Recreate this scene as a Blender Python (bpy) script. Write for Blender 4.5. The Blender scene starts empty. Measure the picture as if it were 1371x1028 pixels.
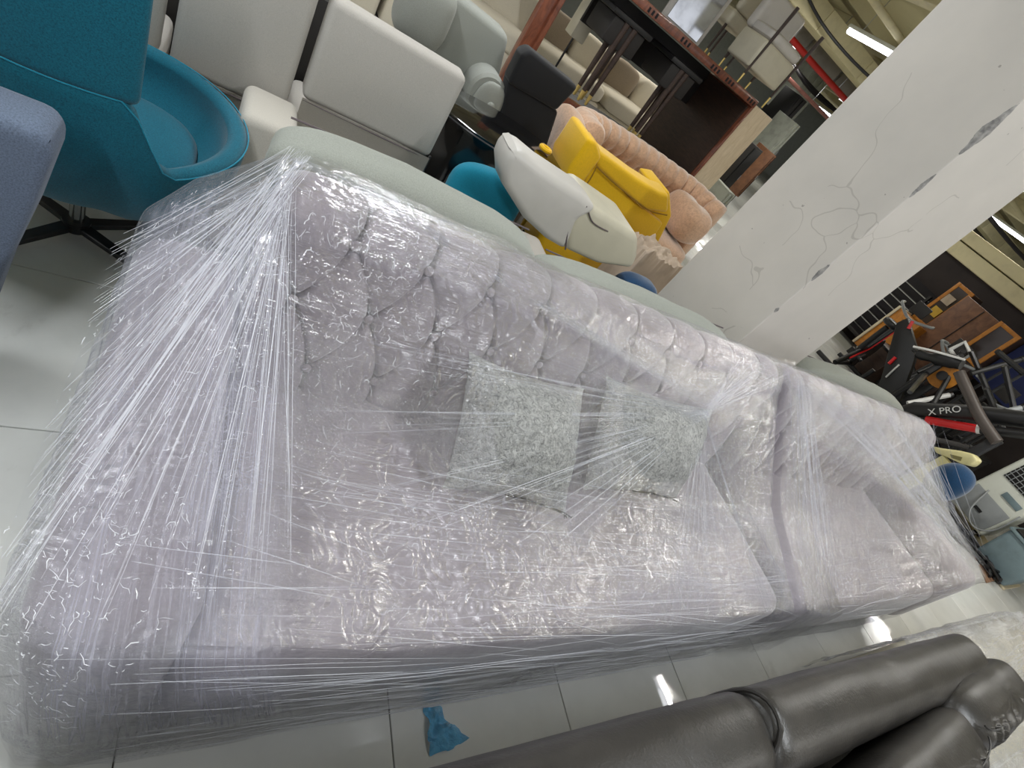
import bpy, bmesh, math, random
import numpy as np
from mathutils import Vector, Matrix, noise
random.seed(7); rng=np.random.default_rng(7)
S=bpy.context.scene; C=S.collection; PI=math.pi

# ------------------------------------------------------------------ camera
F=697.0; CX,CY=685.5,514.0; H=1.52
_D=Vector((-665,768,697)).normalized(); _X=Vector((995,231,697)); _X=(_X-_D*_X.dot(_D)).normalized()
_Z=-_D; _Y=_Z.cross(_X)
RW=Matrix((_X,_Y,_Z))                       # camera axes (right, down, forward) -> world
cd=bpy.data.cameras.new('camera'); cam=bpy.data.objects.new('camera',cd); C.objects.link(cam); S.camera=cam
cd.sensor_width=36; cd.lens=F/1371*36; cd.clip_start=.02; cd.clip_end=200
r_=RW@Vector((1,0,0)); u_=RW@Vector((0,-1,0)); b_=RW@Vector((0,0,-1))
cam.matrix_world=Matrix(((r_.x,u_.x,b_.x,0),(r_.y,u_.y,b_.y,0),(r_.z,u_.z,b_.z,H),(0,0,0,1)))
def at(u,v,x=None,y=None,z=None):
    "point in the hall seen at pixel (u,v) on the given plane"
    d=RW@Vector((u-CX,v-CY,F))
    t=(z-H)/d.z if z is not None else (y/d.y if y is not None else x/d.x)
    return Vector((0,0,H))+d*t

# ------------------------------------------------------------------ world, light, exposure
w=bpy.data.worlds.new('hall_ambient'); S.world=w; w.use_nodes=True
w.node_tree.nodes['Background'].inputs[0].default_value=(.93,.945,1,1); w.node_tree.nodes['Background'].inputs[1].default_value=1.0
S.view_settings.view_transform='Standard'; S.view_settings.look='None'; S.view_settings.gamma=1
S.view_settings.use_curve_mapping=False; S.view_settings.exposure=.05
S.cycles.transparent_max_bounces=24
LZ=3.12
TUBES=[(5.4,.15,1.5,3.12),(5.4,-3.2,1.5,3.12),(11.8,-.1,1.5,3.12),(-1.0,1.2,1.5,3.12),(-1.0,-2.4,1.5,3.12),(1.9,-1.5,1.5,3.12),  # last two in this row: unseen tubes added as front fill
       (1.4,2.9,1.5,3.12),(7.4,5.9,1.5,3.12),(15.2,6.2,1.6,3.12),(17.9,15.3,2.2,3.12),(4.6,7.9,1.5,3.12),(10.4,3.9,1.5,3.12),(10.8,10.9,1.6,3.12),(-1.2,6.2,1.5,3.12)]
def area(name,loc,sx,sy,power,col,rot=(0,0,0)):
    l=bpy.data.lights.new(name,'AREA'); l.shape='RECTANGLE'; l.size=sx; l.size_y=sy; l.energy=power; l.color=col
    o=bpy.data.objects.new(name,l); o.location=loc; o.rotation_euler=rot; C.objects.link(o); return o
for i,(x,y,L,z) in enumerate(TUBES):
    warm=(1,.97,.9) if x>4 or y>5 else (.93,.97,1)
    area('tube_light',(x,y+L/2,z-.05),.06,L,({3:56,4:58,5:54}.get(i,44) if i<7 else 52),warm)

# ------------------------------------------------------------------ node helpers
def lin(c): return tuple(((v/255)/12.92 if v/255<=.04045 else ((v/255+.055)/1.055)**2.4) for v in c)+(1,)
class N:
    def __init__(s,name):
        s.m=bpy.data.materials.new(name); s.m.use_nodes=True; s.t=s.m.node_tree; s.b=s.t.nodes['Principled BSDF']; s.o=s.t.nodes['Material Output']
    def n(s,t,**k):
        x=s.t.nodes.new(t)
        for a,v in k.items(): setattr(x,a,v)
        return x
    def l(s,a,b): s.t.links.new(a,b)
    def coord(s,scale=(1,1,1),kind='Object'):
        tc=s.n('ShaderNodeTexCoord'); mp=s.n('ShaderNodeMapping'); mp.inputs['Scale'].default_value=scale
        s.l(tc.outputs[kind],mp.inputs[0]); return mp.outputs[0]
    def noise(s,vec,scale,detail=3,rough=.55,dist=0):
        x=s.n('ShaderNodeTexNoise'); x.inputs['Scale'].default_value=scale; x.inputs['Detail'].default_value=detail
        x.inputs['Roughness'].default_value=rough; x.inputs['Distortion'].default_value=dist
        s.l(vec,x.inputs['Vector']); return x.outputs['Fac']
    def ramp(s,fac,stops):
        r=s.n('ShaderNodeValToRGB'); e=r.color_ramp.elements
        while len(e)<len(stops): e.new(.5)
        for i,(p,c) in enumerate(stops):
            e[i].position=p; e[i].color=c if len(c)==4 else tuple(c)+(1,)
        s.l(fac,r.inputs[0]); return r.outputs[0]
    def math(s,op,a,b=None,clamp=False):
        x=s.n('ShaderNodeMath',operation=op,use_clamp=clamp)
        for i,v in enumerate((a,b)):
            if v is None: continue
            if isinstance(v,(int,float)): x.inputs[i].default_value=v
            else: s.l(v,x.inputs[i])
        return x.outputs[0]
    def bump(s,h,strength=.3,dist=.01,normal=None):
        x=s.n('ShaderNodeBump'); x.inputs['Strength'].default_value=strength; x.inputs['Distance'].default_value=dist
        s.l(h,x.inputs['Height'])
        if normal is not None: s.l(normal,x.inputs['Normal'])
        return x.outputs[0]
    def mix(s,fac,a,b):
        x=s.n('ShaderNodeMix',data_type='RGBA')
        if isinstance(fac,(int,float)): x.inputs[0].default_value=fac
        else: s.l(fac,x.inputs[0])
        for i,v in ((6,a),(7,b)):
            if isinstance(v,tuple): x.inputs[i].default_value=v
            else: s.l(v,x.inputs[i])
        return x.outputs[2]
def mat(name,rgb,rough=.6,metal=0,var=.12,vscale=6,bscale=0,bstr=.15,bdist=.003,stretch=(1,1,1),sheen=0,coat=0,dark=None):
    m=N(name); c=lin(rgb); v=m.coord(stretch)
    nz=m.noise(v,vscale,4)
    d=lin(dark) if dark else tuple(x*(1-var*2) for x in c[:3])+(1,)
    lgt=tuple(min(1,x*(1+var*.6)) for x in c[:3])+(1,)
    col=m.ramp(nz,[(.3,d),(.5,c),(.7,lgt)])
    m.l(col,m.b.inputs['Base Color']); m.b.inputs['Roughness'].default_value=rough; m.b.inputs['Metallic'].default_value=metal
    if bscale: m.l(m.bump(m.noise(v,bscale,4),bstr,bdist),m.b.inputs['Normal'])
    if sheen: m.b.inputs['Sheen Weight'].default_value=sheen; m.b.inputs['Sheen Roughness'].default_value=.4
    if coat: m.b.inputs['Coat Weight'].default_value=coat
    return m.m
def fabric(name,rgb,var=.06,weave=260,speck=.12,rough=.85,sheen=.15,bstr=.35):
    m=N(name); c=lin(rgb); v=m.coord()
    nz=m.noise(v,weave,3,.7); big=m.noise(v,5,3)
    a=m.ramp(nz,[(.32,tuple(x*(1-speck*2) for x in c[:3])),(.5,c),(.68,tuple(min(1,x*(1+speck*1.4)) for x in c[:3]))])
    b=m.mix(m.math('MULTIPLY',big,var*4,True),a,tuple(x*.86 for x in c[:3])+(1,))
    m.l(b,m.b.inputs['Base Color']); m.b.inputs['Roughness'].default_value=rough
    h=m.math('ADD',nz,m.math('MULTIPLY',m.noise(v,14,3),1.5))
    m.l(m.bump(h,bstr,.002),m.b.inputs['Normal'])
    m.b.inputs['Sheen Weight'].default_value=sheen; m.b.inputs['Specular IOR Level'].default_value=.25
    return m.m
def wood(name,a,b,rough=.4,scale=(2,2,14),coat=0,ns=3):
    m=N(name); v=m.coord(scale)
    nz=m.noise(v,ns,5,.6,1.2)
    m.l(m.ramp(nz,[(.3,lin(a)),(.7,lin(b))]),m.b.inputs['Base Color']); m.b.inputs['Roughness'].default_value=rough
    m.b.inputs['Coat Weight'].default_value=coat
    m.l(m.bump(nz,.15,.002),m.b.inputs['Normal']); return m.m
def emis(name,rgb,s):
    m=N(name); m.b.inputs['Base Color'].default_value=(1,1,1,1); m.b.inputs['Emission Color'].default_value=lin(rgb); m.b.inputs['Emission Strength'].default_value=s
    return m.m

# ------------------------------------------------------------------ mesh helpers
def finish(bm,smooth=True,angle=40):
    bmesh.ops.recalc_face_normals(bm,faces=bm.faces)
    if smooth:
        for f in bm.faces: f.smooth=True
        for e in bm.edges:
            if len(e.link_faces)==2 and e.calc_face_angle(0)>math.radians(angle): e.smooth=False
def obj(name,bm,m,parent=None,smooth=True,world=True,kind=None,label=None,angle=40,done=False):
    if isinstance(bm,bmesh.types.BMesh):
        if not done: finish(bm,smooth,angle)
        me=bpy.data.meshes.new(name); bm.to_mesh(me); bm.free()
    else: me=bm
    if m is not None and not me.materials: me.materials.append(m)
    o=bpy.data.objects.new(name,me); C.objects.link(o)
    if parent is not None:
        o.parent=parent
        if world: o.matrix_parent_inverse=wm(parent).inverted()
    if kind: o['kind']=kind
    if label: o['label']=label
    return o
def wm(o):
    m=o.matrix_basis.copy()
    if o.parent: m=wm(o.parent)@o.matrix_parent_inverse@m
    return m
def tag(o,label,cat,group=None,kind=None):
    if label: o['label']=label
    if cat: o['category']=cat
    if group: o['group']=group
    if kind: o['kind']=kind
    return o
def thing(name,label,cat,loc=(0,0,0),rz=0,group=None):
    o=bpy.data.objects.new(name,None); o.empty_display_size=.1; C.objects.link(o); o.location=loc; o.rotation_euler=(0,0,rz)
    return tag(o,label,cat,group)
def struct(name,bm,m,parent=None,smooth=False):
    o=obj(name,bm,m,parent,smooth)
    if parent is None: o['kind']='structure'
    return o
def B(): return bmesh.new()
def box(bm,lo,hi,r=0,seg=2,M=None):
    lo=Vector(lo); hi=Vector(hi); c=(lo+hi)/2; s=hi-lo
    t=bmesh.new(); bmesh.ops.create_cube(t,size=1)
    for v in t.verts: v.co=Vector((v.co.x*s.x,v.co.y*s.y,v.co.z*s.z))+c
    if r>0: bmesh.ops.bevel(t,geom=list(t.edges),offset=min(r,min(s)*.49),segments=seg,profile=.5,affect='EDGES')
    if M is not None: bmesh.ops.transform(t,matrix=M,verts=t.verts)
    me=bpy.data.meshes.new('t'); t.to_mesh(me); t.free(); bm.from_mesh(me); bpy.data.meshes.remove(me); return bm
def cbox(bm,c,s,r=0,seg=2,rot=(0,0,0)):
    from mathutils import Euler
    M=Matrix.Translation(c)@Euler(rot).to_matrix().to_4x4(); s=Vector(s)/2
    return box(bm,-s,s,r,seg,M)
def smoothpts(P,n=6,closed=False):
    P=[Vector(p) for p in P]; out=[]; m=len(P)
    if m<3: return P
    for i in range(m-1):
        a=P[max(i-1,0)];b=P[i];c=P[i+1];d=P[min(i+2,m-1)]
        for k in range(n):
            t=k/n; out.append(.5*((2*b)+(c-a)*t+(2*a-5*b+4*c-d)*t*t+(3*b-a-3*c+d)*t**3))
    out.append(P[-1]); return out
def tube(bm,pts,r,seg=8,cap=True,flat=1.0):
    pts=[Vector(p) for p in pts]; n=len(pts); rings=[]; up=None
    for i,p in enumerate(pts):
        t=(pts[min(i+1,n-1)]-pts[max(i-1,0)]).normalized()
        if up is None: up=t.orthogonal().normalized()
        up=(up-t*up.dot(t)); up=up.normalized() if up.length>1e-6 else t.orthogonal().normalized()
        s=t.cross(up); rr=r[i] if isinstance(r,(list,tuple)) else r
        rings.append([bm.verts.new(p+(up*math.cos(a)*flat+s*math.sin(a))*rr) for a in [2*PI*k/seg for k in range(seg)]])
    for a,b in zip(rings,rings[1:]):
        for k in range(seg): bm.faces.new((a[k],a[(k+1)%seg],b[(k+1)%seg],b[k]))
    if cap:
        bm.faces.new(rings[0][::-1]); bm.faces.new(rings[-1])
    return bm
def cyl(bm,a,b,r,seg=16): return tube(bm,[a,b],r,seg)
def grid(bm,P,closed_u=False,closed_v=False):
    "P: array (nu,nv,3)"
    nu,nv=P.shape[:2]; V=[[bm.verts.new(P[i,j]) for j in range(nv)] for i in range(nu)]
    for i in range(nu-(0 if closed_u else 1)):
        for j in range(nv-(0 if closed_v else 1)):
            try: bm.faces.new((V[i][j],V[(i+1)%nu][j],V[(i+1)%nu][(j+1)%nv],V[i][(j+1)%nv]))
            except ValueError: pass
    return V
def pad(bm,c,size,e=.45,e2=.6,nu=40,nv=24,M=None,wr=0,wf=3.0,seed=0):
    "puffy cushion: superellipsoid with optional soft wrinkles"
    c=Vector(c); sx,sy,sz=[v/2 for v in size]
    f=lambda a,p: math.copysign(abs(a)**p,a)
    V=[]
    for j in range(nv+1):
        ph=-PI/2+PI*j/nv; row=[]
        for i in range(nu):
            th=2*PI*i/nu
            p=Vector((sx*f(math.cos(ph),e2)*f(math.cos(th),e),sy*f(math.cos(ph),e2)*f(math.sin(th),e),sz*f(math.sin(ph),e2)))
            if wr:
                q=Vector((p.x*wf,p.y*wf*1.0,p.z*wf))+Vector((seed,seed*2,0))
                d=noise.noise(q)+.5*noise.noise(q*2.3)
                p+=p.normalized()*wr*d
            if M is not None: p=M@p
            row.append(bm.verts.new(p+c))
        V.append(row)
    for j in range(nv):
        for i in range(nu):
            bm.faces.new((V[j][i],V[j][(i+1)%nu],V[j+1][(i+1)%nu],V[j+1][i]))
    bmesh.ops.remove_doubles(bm,verts=bm.verts,dist=1e-5)
    return bm
def prism(bm,pts,ext,r=0,seg=2):
    "closed outline pts (3D) swept along vector ext, bevelled"
    t=bmesh.new(); ext=Vector(ext)
    a=[t.verts.new(p) for p in pts]; b=[t.verts.new(Vector(p)+ext) for p in pts]
    t.faces.new(a); t.faces.new(b[::-1]); n=len(a)
    for i in range(n): t.faces.new((a[i],b[i],b[(i+1)%n],a[(i+1)%n]))
    bmesh.ops.recalc_face_normals(t,faces=t.faces)
    if r: bmesh.ops.bevel(t,geom=[e for e in t.edges if e.calc_face_angle(0)>.5],offset=r,segments=seg,profile=.5,affect='EDGES')
    me=bpy.data.meshes.new('t'); t.to_mesh(me); t.free(); bm.from_mesh(me); bpy.data.meshes.remove(me); return bm
def copy_tree(o,parent=None):
    c=o.copy(); C.objects.link(c)
    if parent: c.parent=parent
    for ch in list(o.children): copy_tree(ch,c)
    return c
# vectorised value noise
_LAT=rng.random((256,256))
def vn(u,v):
    iu=np.floor(u).astype(int); iv=np.floor(v).astype(int); fu=u-iu; fv=v-iv
    fu=fu*fu*(3-2*fu); fv=fv*fv*(3-2*fv); g=lambda a,b:_LAT[a%256,b%256]
    return (g(iu,iv)*(1-fu)+g(iu+1,iv)*fu)*(1-fv)+(g(iu,iv+1)*(1-fu)+g(iu+1,iv+1)*fu)*fv

# ------------------------------------------------------------------ materials
M_tile=N('floor_tile'); v=M_tile.coord()
_oi=M_tile.n('ShaderNodeObjectInfo')
_c=M_tile.ramp(M_tile.noise(v,3,5,.6),[(.3,lin((214,215,212))),(.55,lin((226,227,224))),(.75,lin((232,232,229)))])
_c=M_tile.mix(M_tile.math('MULTIPLY',_oi.outputs['Random'],.25),_c,lin((178,178,172)))
tcw=M_tile.n('ShaderNodeNewGeometry')
_dn=M_tile.noise(tcw.outputs['Position'],2.2,6,.7,.6)
_c=M_tile.mix(M_tile.ramp(_dn,[(.60,(0,0,0)),(.78,(.4,.4,.4))]),_c,lin((120,112,100)))
M_tile.l(_c,M_tile.b.inputs['Base Color']); M_tile.b.inputs['Roughness'].default_value=.13
M_tile.l(M_tile.ramp(_dn,[(.5,(.015,.015,.015)),(.8,(.35,.35,.35))]),M_tile.b.inputs['Roughness'])
M_tile=M_tile.m
M_grout=mat('grout',(96,92,86),.8)
M_sub=mat('far_floor_tile',(196,197,188),.25,var=.06,vscale=1.2)
# painted column: cracks and dark chips along its arris
m=N('column_paint'); geo=m.n('ShaderNodeNewGeometry'); p=geo.outputs['Position']
sp=m.n('ShaderNodeSeparateXYZ'); m.l(p,sp.inputs[0])
base=m.ramp(m.noise(p,2.5,4),[(.3,lin((192,187,180))),(.7,lin((205,199,191)))])
ex=m.math('ABSOLUTE',m.math('SUBTRACT',sp.outputs[0],2.15)); ey=m.math('ABSOLUTE',m.math('SUBTRACT',sp.outputs[1],1.33))
ed=m.math('ADD',ex,ey)
chipn=m.noise(p,9,5,.65); 
def zwin(z0,h,a):
    d=m.math('DIVIDE',m.math('ABSOLUTE',m.math('SUBTRACT',sp.outputs[2],z0)),h); return m.math('MULTIPLY',m.math('SUBTRACT',1.0,d,True),a)
thr=m.math('SUBTRACT',m.math('ADD',m.math('ADD',zwin(at(1322,172,y=1.33).z,.13,.03),zwin(at(1235,252,y=1.33).z,.10,.012)),m.math('ADD',zwin(at(1108,372,y=1.33).z,.07,.02),zwin(at(1060,425,y=1.33).z,.03,.018))),.004)
chip=m.math('GREATER_THAN',m.math('ADD',thr,m.math('MULTIPLY',m.math('SUBTRACT',chipn,.5),.03)),ed)
vo=m.n('ShaderNodeTexVoronoi',feature='DISTANCE_TO_EDGE'); vo.inputs['Scale'].default_value=1.7
wv=m.n('ShaderNodeVectorMath',operation='ADD'); nzc=m.n('ShaderNodeTexNoise'); nzc.inputs['Scale'].default_value=4; nzc.inputs['Detail'].default_value=2
m.l(p,nzc.inputs['Vector']); sc=m.n('ShaderNodeVectorMath',operation='SCALE'); sc.inputs['Scale'].default_value=.3; m.l(nzc.outputs['Color'],sc.inputs[0])
m.l(p,wv.inputs[0]); m.l(sc.outputs[0],wv.inputs[1]); m.l(wv.outputs[0],vo.inputs['Vector'])
crack=m.math('MULTIPLY',m.math('LESS_THAN',vo.outputs['Distance'],.0035),m.math('GREATER_THAN',m.noise(p,1.6,2),.57))
spots=m.math('GREATER_THAN',m.noise(p,38,2,.4),.775)
smud=m.math('MULTIPLY',spots,m.math('GREATER_THAN',m.noise(p,3.1,2),.5))
c1=m.mix(m.math('MULTIPLY',crack,.3),base,lin((120,112,104)))
c2=m.mix(m.math('MULTIPLY',smud,.6),c1,lin((110,104,98)))
c3=m.mix(m.math('MULTIPLY',chip,.85),c2,m.ramp(m.noise(p,40,3),[(.35,lin((84,84,86))),(.65,lin((158,156,152)))]))
m.l(c3,m.b.inputs['Base Color']); m.b.inputs['Roughness'].default_value=.55
hh=m.math('SUBTRACT',m.noise(p,7,4),m.math('MULTIPLY',chip,1.5)); m.l(m.bump(hh,.25,.006),m.b.inputs['Normal'])
M_col=m.m
M_mauve=fabric('mauve_velvet',(153,145,150),weave=180,speck=.05,sheen=.5,rough=.7,bstr=.2)
M_seam=mat('dark_crease_piping',(95,85,88),.8)
M_under=mat('black_underlay',(30,27,30),.9)
M_grey=fabric('pale_grey_green_linen',(150,153,145),weave=330,speck=.10)
M_cream=fabric('cream_linen',(190,184,174),weave=330,speck=.06)
M_slip=fabric('off_white_slip_fabric',(182,177,170),weave=300,speck=.05)
M_wing=fabric('mid_grey_wool',(150,152,145),weave=300,speck=.08)
M_teal=fabric('teal_wool',(12,92,112),weave=300,speck=.22)
M_teal2=fabric('bright_teal_fabric',(22,132,160),weave=300,speck=.1)
M_blue=fabric('blue_grey_tweed',(98,110,130),weave=300,speck=.2)
M_yel=fabric('mustard_velvet',(226,178,12),weave=120,speck=.04,sheen=.3)
M_pink=fabric('beige_pink_velvet',(192,154,124),weave=60,speck=.12,sheen=.8,rough=.6)
M_navy=fabric('navy_velvet',(18,62,100),weave=120,speck=.1,sheen=.4)
M_blkfab=fabric('black_fabric',(30,30,32),weave=300,speck=.15)
M_white=mat('white_leatherette',(200,196,190),.45,var=.04)
M_ivory=mat('ivory_leatherette',(200,194,174),.4,var=.04)
M_blackgloss=mat('black_gloss_lacquer',(9,9,11),.12,var=.02,coat=.6)
M_black=mat('black_plastic',(20,20,22),.45,var=.1)
M_dark=mat('dark_board',(32,29,28),.6,var=.15)
M_steel=mat('brushed_steel',(170,172,175),.3,1)
M_chrome=mat('chrome',(205,208,212),.12,1)
M_dsteel=mat('dark_chrome',(74,74,76),.3,.8)
M_brass=mat('brass',(222,196,120),.3,.6)
M_wood=wood('red_brown_wood',(82,44,32),(136,78,54),.35,(6,6,2),.3)
M_woodd=wood('dark_brown_wood',(42,30,26),(66,48,38),.5)
M_pale=wood('pale_oak',(196,176,146),(216,198,170),.5,(9,9,1.6))
M_amber=wood('amber_oak',(150,92,22),(190,124,38),.45,(3,3,3))
M_glass=mat('smoked_glass_pane',(58,50,46),.12,var=.15,vscale=3)
M_wallc=mat('concrete_ceiling_paint',(186,178,142),.8,var=.1,vscale=1.5)
M_beam=mat('cream_beam_paint',(205,196,158),.7,var=.06)
M_duct=mat('galvanised_duct',(150,146,140),.5,.4,var=.15,vscale=3)
M_red=mat('red_pipe_paint',(178,30,24),.4,var=.05)
M_maroon=mat('dark_red_pipe',(120,52,38),.5)
M_tubeon=emis('lit_tube',(245,248,255),9)
M_wallw=mat('far_wall_paint',(186,190,182),.7,var=.05)
M_dwall=mat('dark_wall_paint',(44,36,34),.8,var=.25,vscale=2)
M_abs=mat('white_abs_plastic',(212,215,205),.4,var=.04)
M_greyp=mat('grey_plastic',(142,146,148),.45)
M_slate=mat('slate_blue_plastic',(110,128,134),.5)
M_lemon=mat('pale_yellow_plastic',(208,200,148),.4)
M_card=mat('brown_cardboard',(150,116,92),.8)
M_board=mat('pale_board',(204,192,164),.6,var=.05)
m=N('dark_grey_leather'); v=m.coord()
nz=m.noise(v,9,4); m.l(m.ramp(nz,[(.3,lin((38,36,34))),(.7,lin((54,51,48)))]),m.b.inputs['Base Color'])
m.b.inputs['Roughness'].default_value=.38; m.l(m.bump(m.math('ADD',m.noise(v,160,3),m.math('MULTIPLY',m.noise(v,8,3),4)),.25,.003),m.b.inputs['Normal']); M_leather=m.m
# shaggy silver cushion fabric
m=N('silver_crushed_velvet'); v=m.coord((1,1,1))
n1=m.noise(v,42,5,.75,2.2); n2=m.noise(v,110,4,.7,1.5)
m.l(m.ramp(m.math('ADD',m.math('MULTIPLY',n1,.6),m.math('MULTIPLY',n2,.4)),[(.38,lin((104,104,104))),(.48,lin((192,192,189))),(.57,lin((240,240,237)))]),m.b.inputs['Base Color'])
m.b.inputs['Roughness'].default_value=.55; m.b.inputs['Sheen Weight'].default_value=.5
m.l(m.bump(m.math('ADD',n1,n2),1.0,.02),m.b.inputs['Normal']); M_silver=m.m

def film_material(name,haze=(.03,.24),streak=60,bs=1.0,crin=.6,tint=(226,228,236),gloss=.52):
    """clear polythene: transparent sheet with a specular surface; stretched folds and crumples in relief, milky where layers pile up"""
    m=N(name); m.t.nodes.remove(m.b)
    uv=m.n('ShaderNodeUVMap',uv_map='flow').outputs[0]
    def mp(sc):
        x=m.n('ShaderNodeMapping'); x.inputs['Scale'].default_value=sc; m.l(uv,x.inputs[0]); return x.outputs[0]
    a=m.noise(mp((1.6,streak,1)),1,3,.6,.35); b=m.noise(mp((5,streak*2.4,1)),1,3,.6,.3)
    p=m.coord((1,1,1))
    patch=m.ramp(m.noise(p,3.4,3,.6),[(.46,(0,0,0)),(.62,(1,1,1))])
    cr=m.noise(p,34,4,.6,2.5)
    cr=m.math('ABSOLUTE',m.math('SUBTRACT',cr,.5)); crp=m.math('MULTIPLY',cr,patch)
    ra=m.math('ABSOLUTE',m.math('SUBTRACT',a,.5)); rb=m.math('ABSOLUTE',m.math('SUBTRACT',b,.5))
    h=m.math('ADD',m.math('ADD',m.math('MULTIPLY',ra,1.0),m.math('MULTIPLY',rb,.45)),m.math('MULTIPLY',crp,crin*2))
    h=m.math('ADD',h,m.math('MULTIPLY',m.math('ABSOLUTE',m.math('SUBTRACT',m.noise(p,13,2,.5,1.2),.5)),2.6))
    nrm=m.bump(h,bs,.005)
    tr=m.n('ShaderNodeBsdfTransparent'); tr.inputs[0].default_value=(.975,.975,.985,1)
    gl=m.n('ShaderNodeBsdfGlossy'); gl.inputs['Roughness'].default_value=.15; gl.inputs['Color'].default_value=(1,1,1,1); m.l(nrm,gl.inputs['Normal'])
    fr=m.n('ShaderNodeFresnel'); fr.inputs['IOR'].default_value=1.5; m.l(nrm,fr.inputs['Normal'])
    s1=m.n('ShaderNodeMixShader'); at0=m.n('ShaderNodeAttribute',attribute_name='thickness'); m.l(m.math('MULTIPLY',m.math('MINIMUM',m.math('ADD',m.math('MULTIPLY',fr.outputs[0],gloss),.006,True),.30),m.math('MINIMUM',m.math('MULTIPLY',at0.outputs['Fac'],3.0),1.0)),s1.inputs[0]); m.l(tr.outputs[0],s1.inputs[1]); m.l(gl.outputs[0],s1.inputs[2])
    df=m.n('ShaderNodeBsdfDiffuse'); df.inputs[0].default_value=lin(tint); m.l(nrm,df.inputs['Normal'])
    tl=m.n('ShaderNodeBsdfTranslucent'); tl.inputs[0].default_value=lin(tint); m.l(nrm,tl.inputs['Normal'])
    s2=m.n('ShaderNodeMixShader'); s2.inputs[0].default_value=.35; m.l(df.outputs[0],s2.inputs[1]); m.l(tl.outputs[0],s2.inputs[2])
    # layers: thin ridges where film bunches
    rid=m.ramp(ra,[(0,(1,1,1)),(.035,(.25,.25,.25)),(.12,(0,0,0))])
    lay=m.ramp(m.noise(mp((1.1,9,1)),1,3),[(.35,(0,0,0)),(.7,(1,1,1))])
    hz=m.math('ADD',haze[0],m.math('MULTIPLY',m.math('ADD',m.math('MULTIPLY',rid,.55),m.math('MULTIPLY',lay,.5)),haze[1]),True)
    crr=m.math('MULTIPLY',m.ramp(cr,[(0,(1,1,1)),(.03,(0,0,0))]),patch)
    hz=m.math('ADD',hz,m.math('MULTIPLY',crr,.35*crin),True)
    at_=m.n('ShaderNodeAttribute',attribute_name='thickness'); hz=m.math('MULTIPLY',hz,at_.outputs['Fac'])
    s3=m.n('ShaderNodeMixShader'); m.l(hz,s3.inputs[0]); m.l(s1.outputs[0],s3.inputs[1]); m.l(s2.outputs[0],s3.inputs[2])
    m.l(s3.outputs[0],m.o.inputs[0]); return m.m
M_film=film_material('clear_stretch_film',(.02,.11),60,1.0,.9)
M_film2=film_material('gathered_stretch_film',(.01,.13),90,1.0,.25,gloss=.5)
M_film3=film_material('milky_stretch_film',(.07,.38),70,1.0,.9,tint=(222,222,238))
M_filmc=film_material('crumpled_polythene',(.15,.4),14,1.5,1.5)
m=N('film_fold'); m.b.inputs['Base Color'].default_value=lin((236,238,245)); m.b.inputs['Roughness'].default_value=.14; m.b.inputs['Alpha'].default_value=.42; M_fold=m.m
m=N('film_crumple_glint'); m.b.inputs['Base Color'].default_value=lin((240,241,246)); m.b.inputs['Roughness'].default_value=.12; m.b.inputs['Alpha'].default_value=.8; M_crum=m.m  # near-white colour puts sparkle on the crumple edges
m=N('blue_polythene'); m.b.inputs['Base Color'].default_value=lin((96,178,222)); m.b.inputs['Roughness'].default_value=.12; m.b.inputs['Alpha'].default_value=.8
m.l(m.bump(m.noise(m.coord(),40,3,.6,2),.8,.01),m.b.inputs['Normal']); M_bluefilm=m.m

# ================================================================== the hall
fl=struct('floor',box(B(),(-14,-14,-.06),(30,30,-.012)),M_grout)
TX0,TY0,T=.087,.438,.6
tb=box(B(),(-.2985,-.2985,-.012),(.2985,.2985,0),.0015,1); finish(tb,False); tme=bpy.data.meshes.new('tile'); tb.to_mesh(tme); tb.free(); tme.materials.append(M_tile)
ntx=[(i,j) for i in range(-3,15) for j in range(-2,11)]
for i,j in ntx:
    o=bpy.data.objects.new('tile',tme); C.objects.link(o); o.parent=fl; o.location=(TX0+(i+.5)*T,TY0+(j+.5)*T,0)
x0,x1=TX0-3*T,TX0+15*T; y0,y1=TY0-2*T,TY0+11*T
bm=B()
for lo,hi in (((-14,-14),(30,y0)),((-14,y1),(30,30)),((-14,y0),(x0,y1)),((x1,y0),(30,y1))): box(bm,(lo[0],lo[1],-.012),(hi[0],hi[1],0))
o=struct('far_tiles',bm,M_sub,fl)
o['kind']='stuff'
# column
bm=box(B(),(2.15,1.33,0),(2.67,1.893,3.4),.006,2)
struct('trim_1',bm,M_col)['label']='cream painted square concrete column with a chipped corner'
# ceiling slab and far walls
struct('ceiling',box(B(),(-14,-14,3.75),(30,30,3.95)),M_wallc)
struct('wall_back',box(B(),(-14,24,0),(30,24.3,3.75)),M_wallw)
struct('wall_right',box(B(),(29,-14,0),(29.3,24,3.75)),M_wallw)
# dark partition on the right with a cream lintel above
struct('wall_partition',box(B(),(10.05,-.5,0),(10.25,5.2,1.9)),M_dwall)
struct('trim_2',box(B(),(9.95,-.5,1.89),(10.3,5.4,2.1),.01),M_beam)
struct('trim_3',box(B(),(9.98,-.5,2.12),(10.3,5.4,2.3),.01),M_beam)
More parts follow.
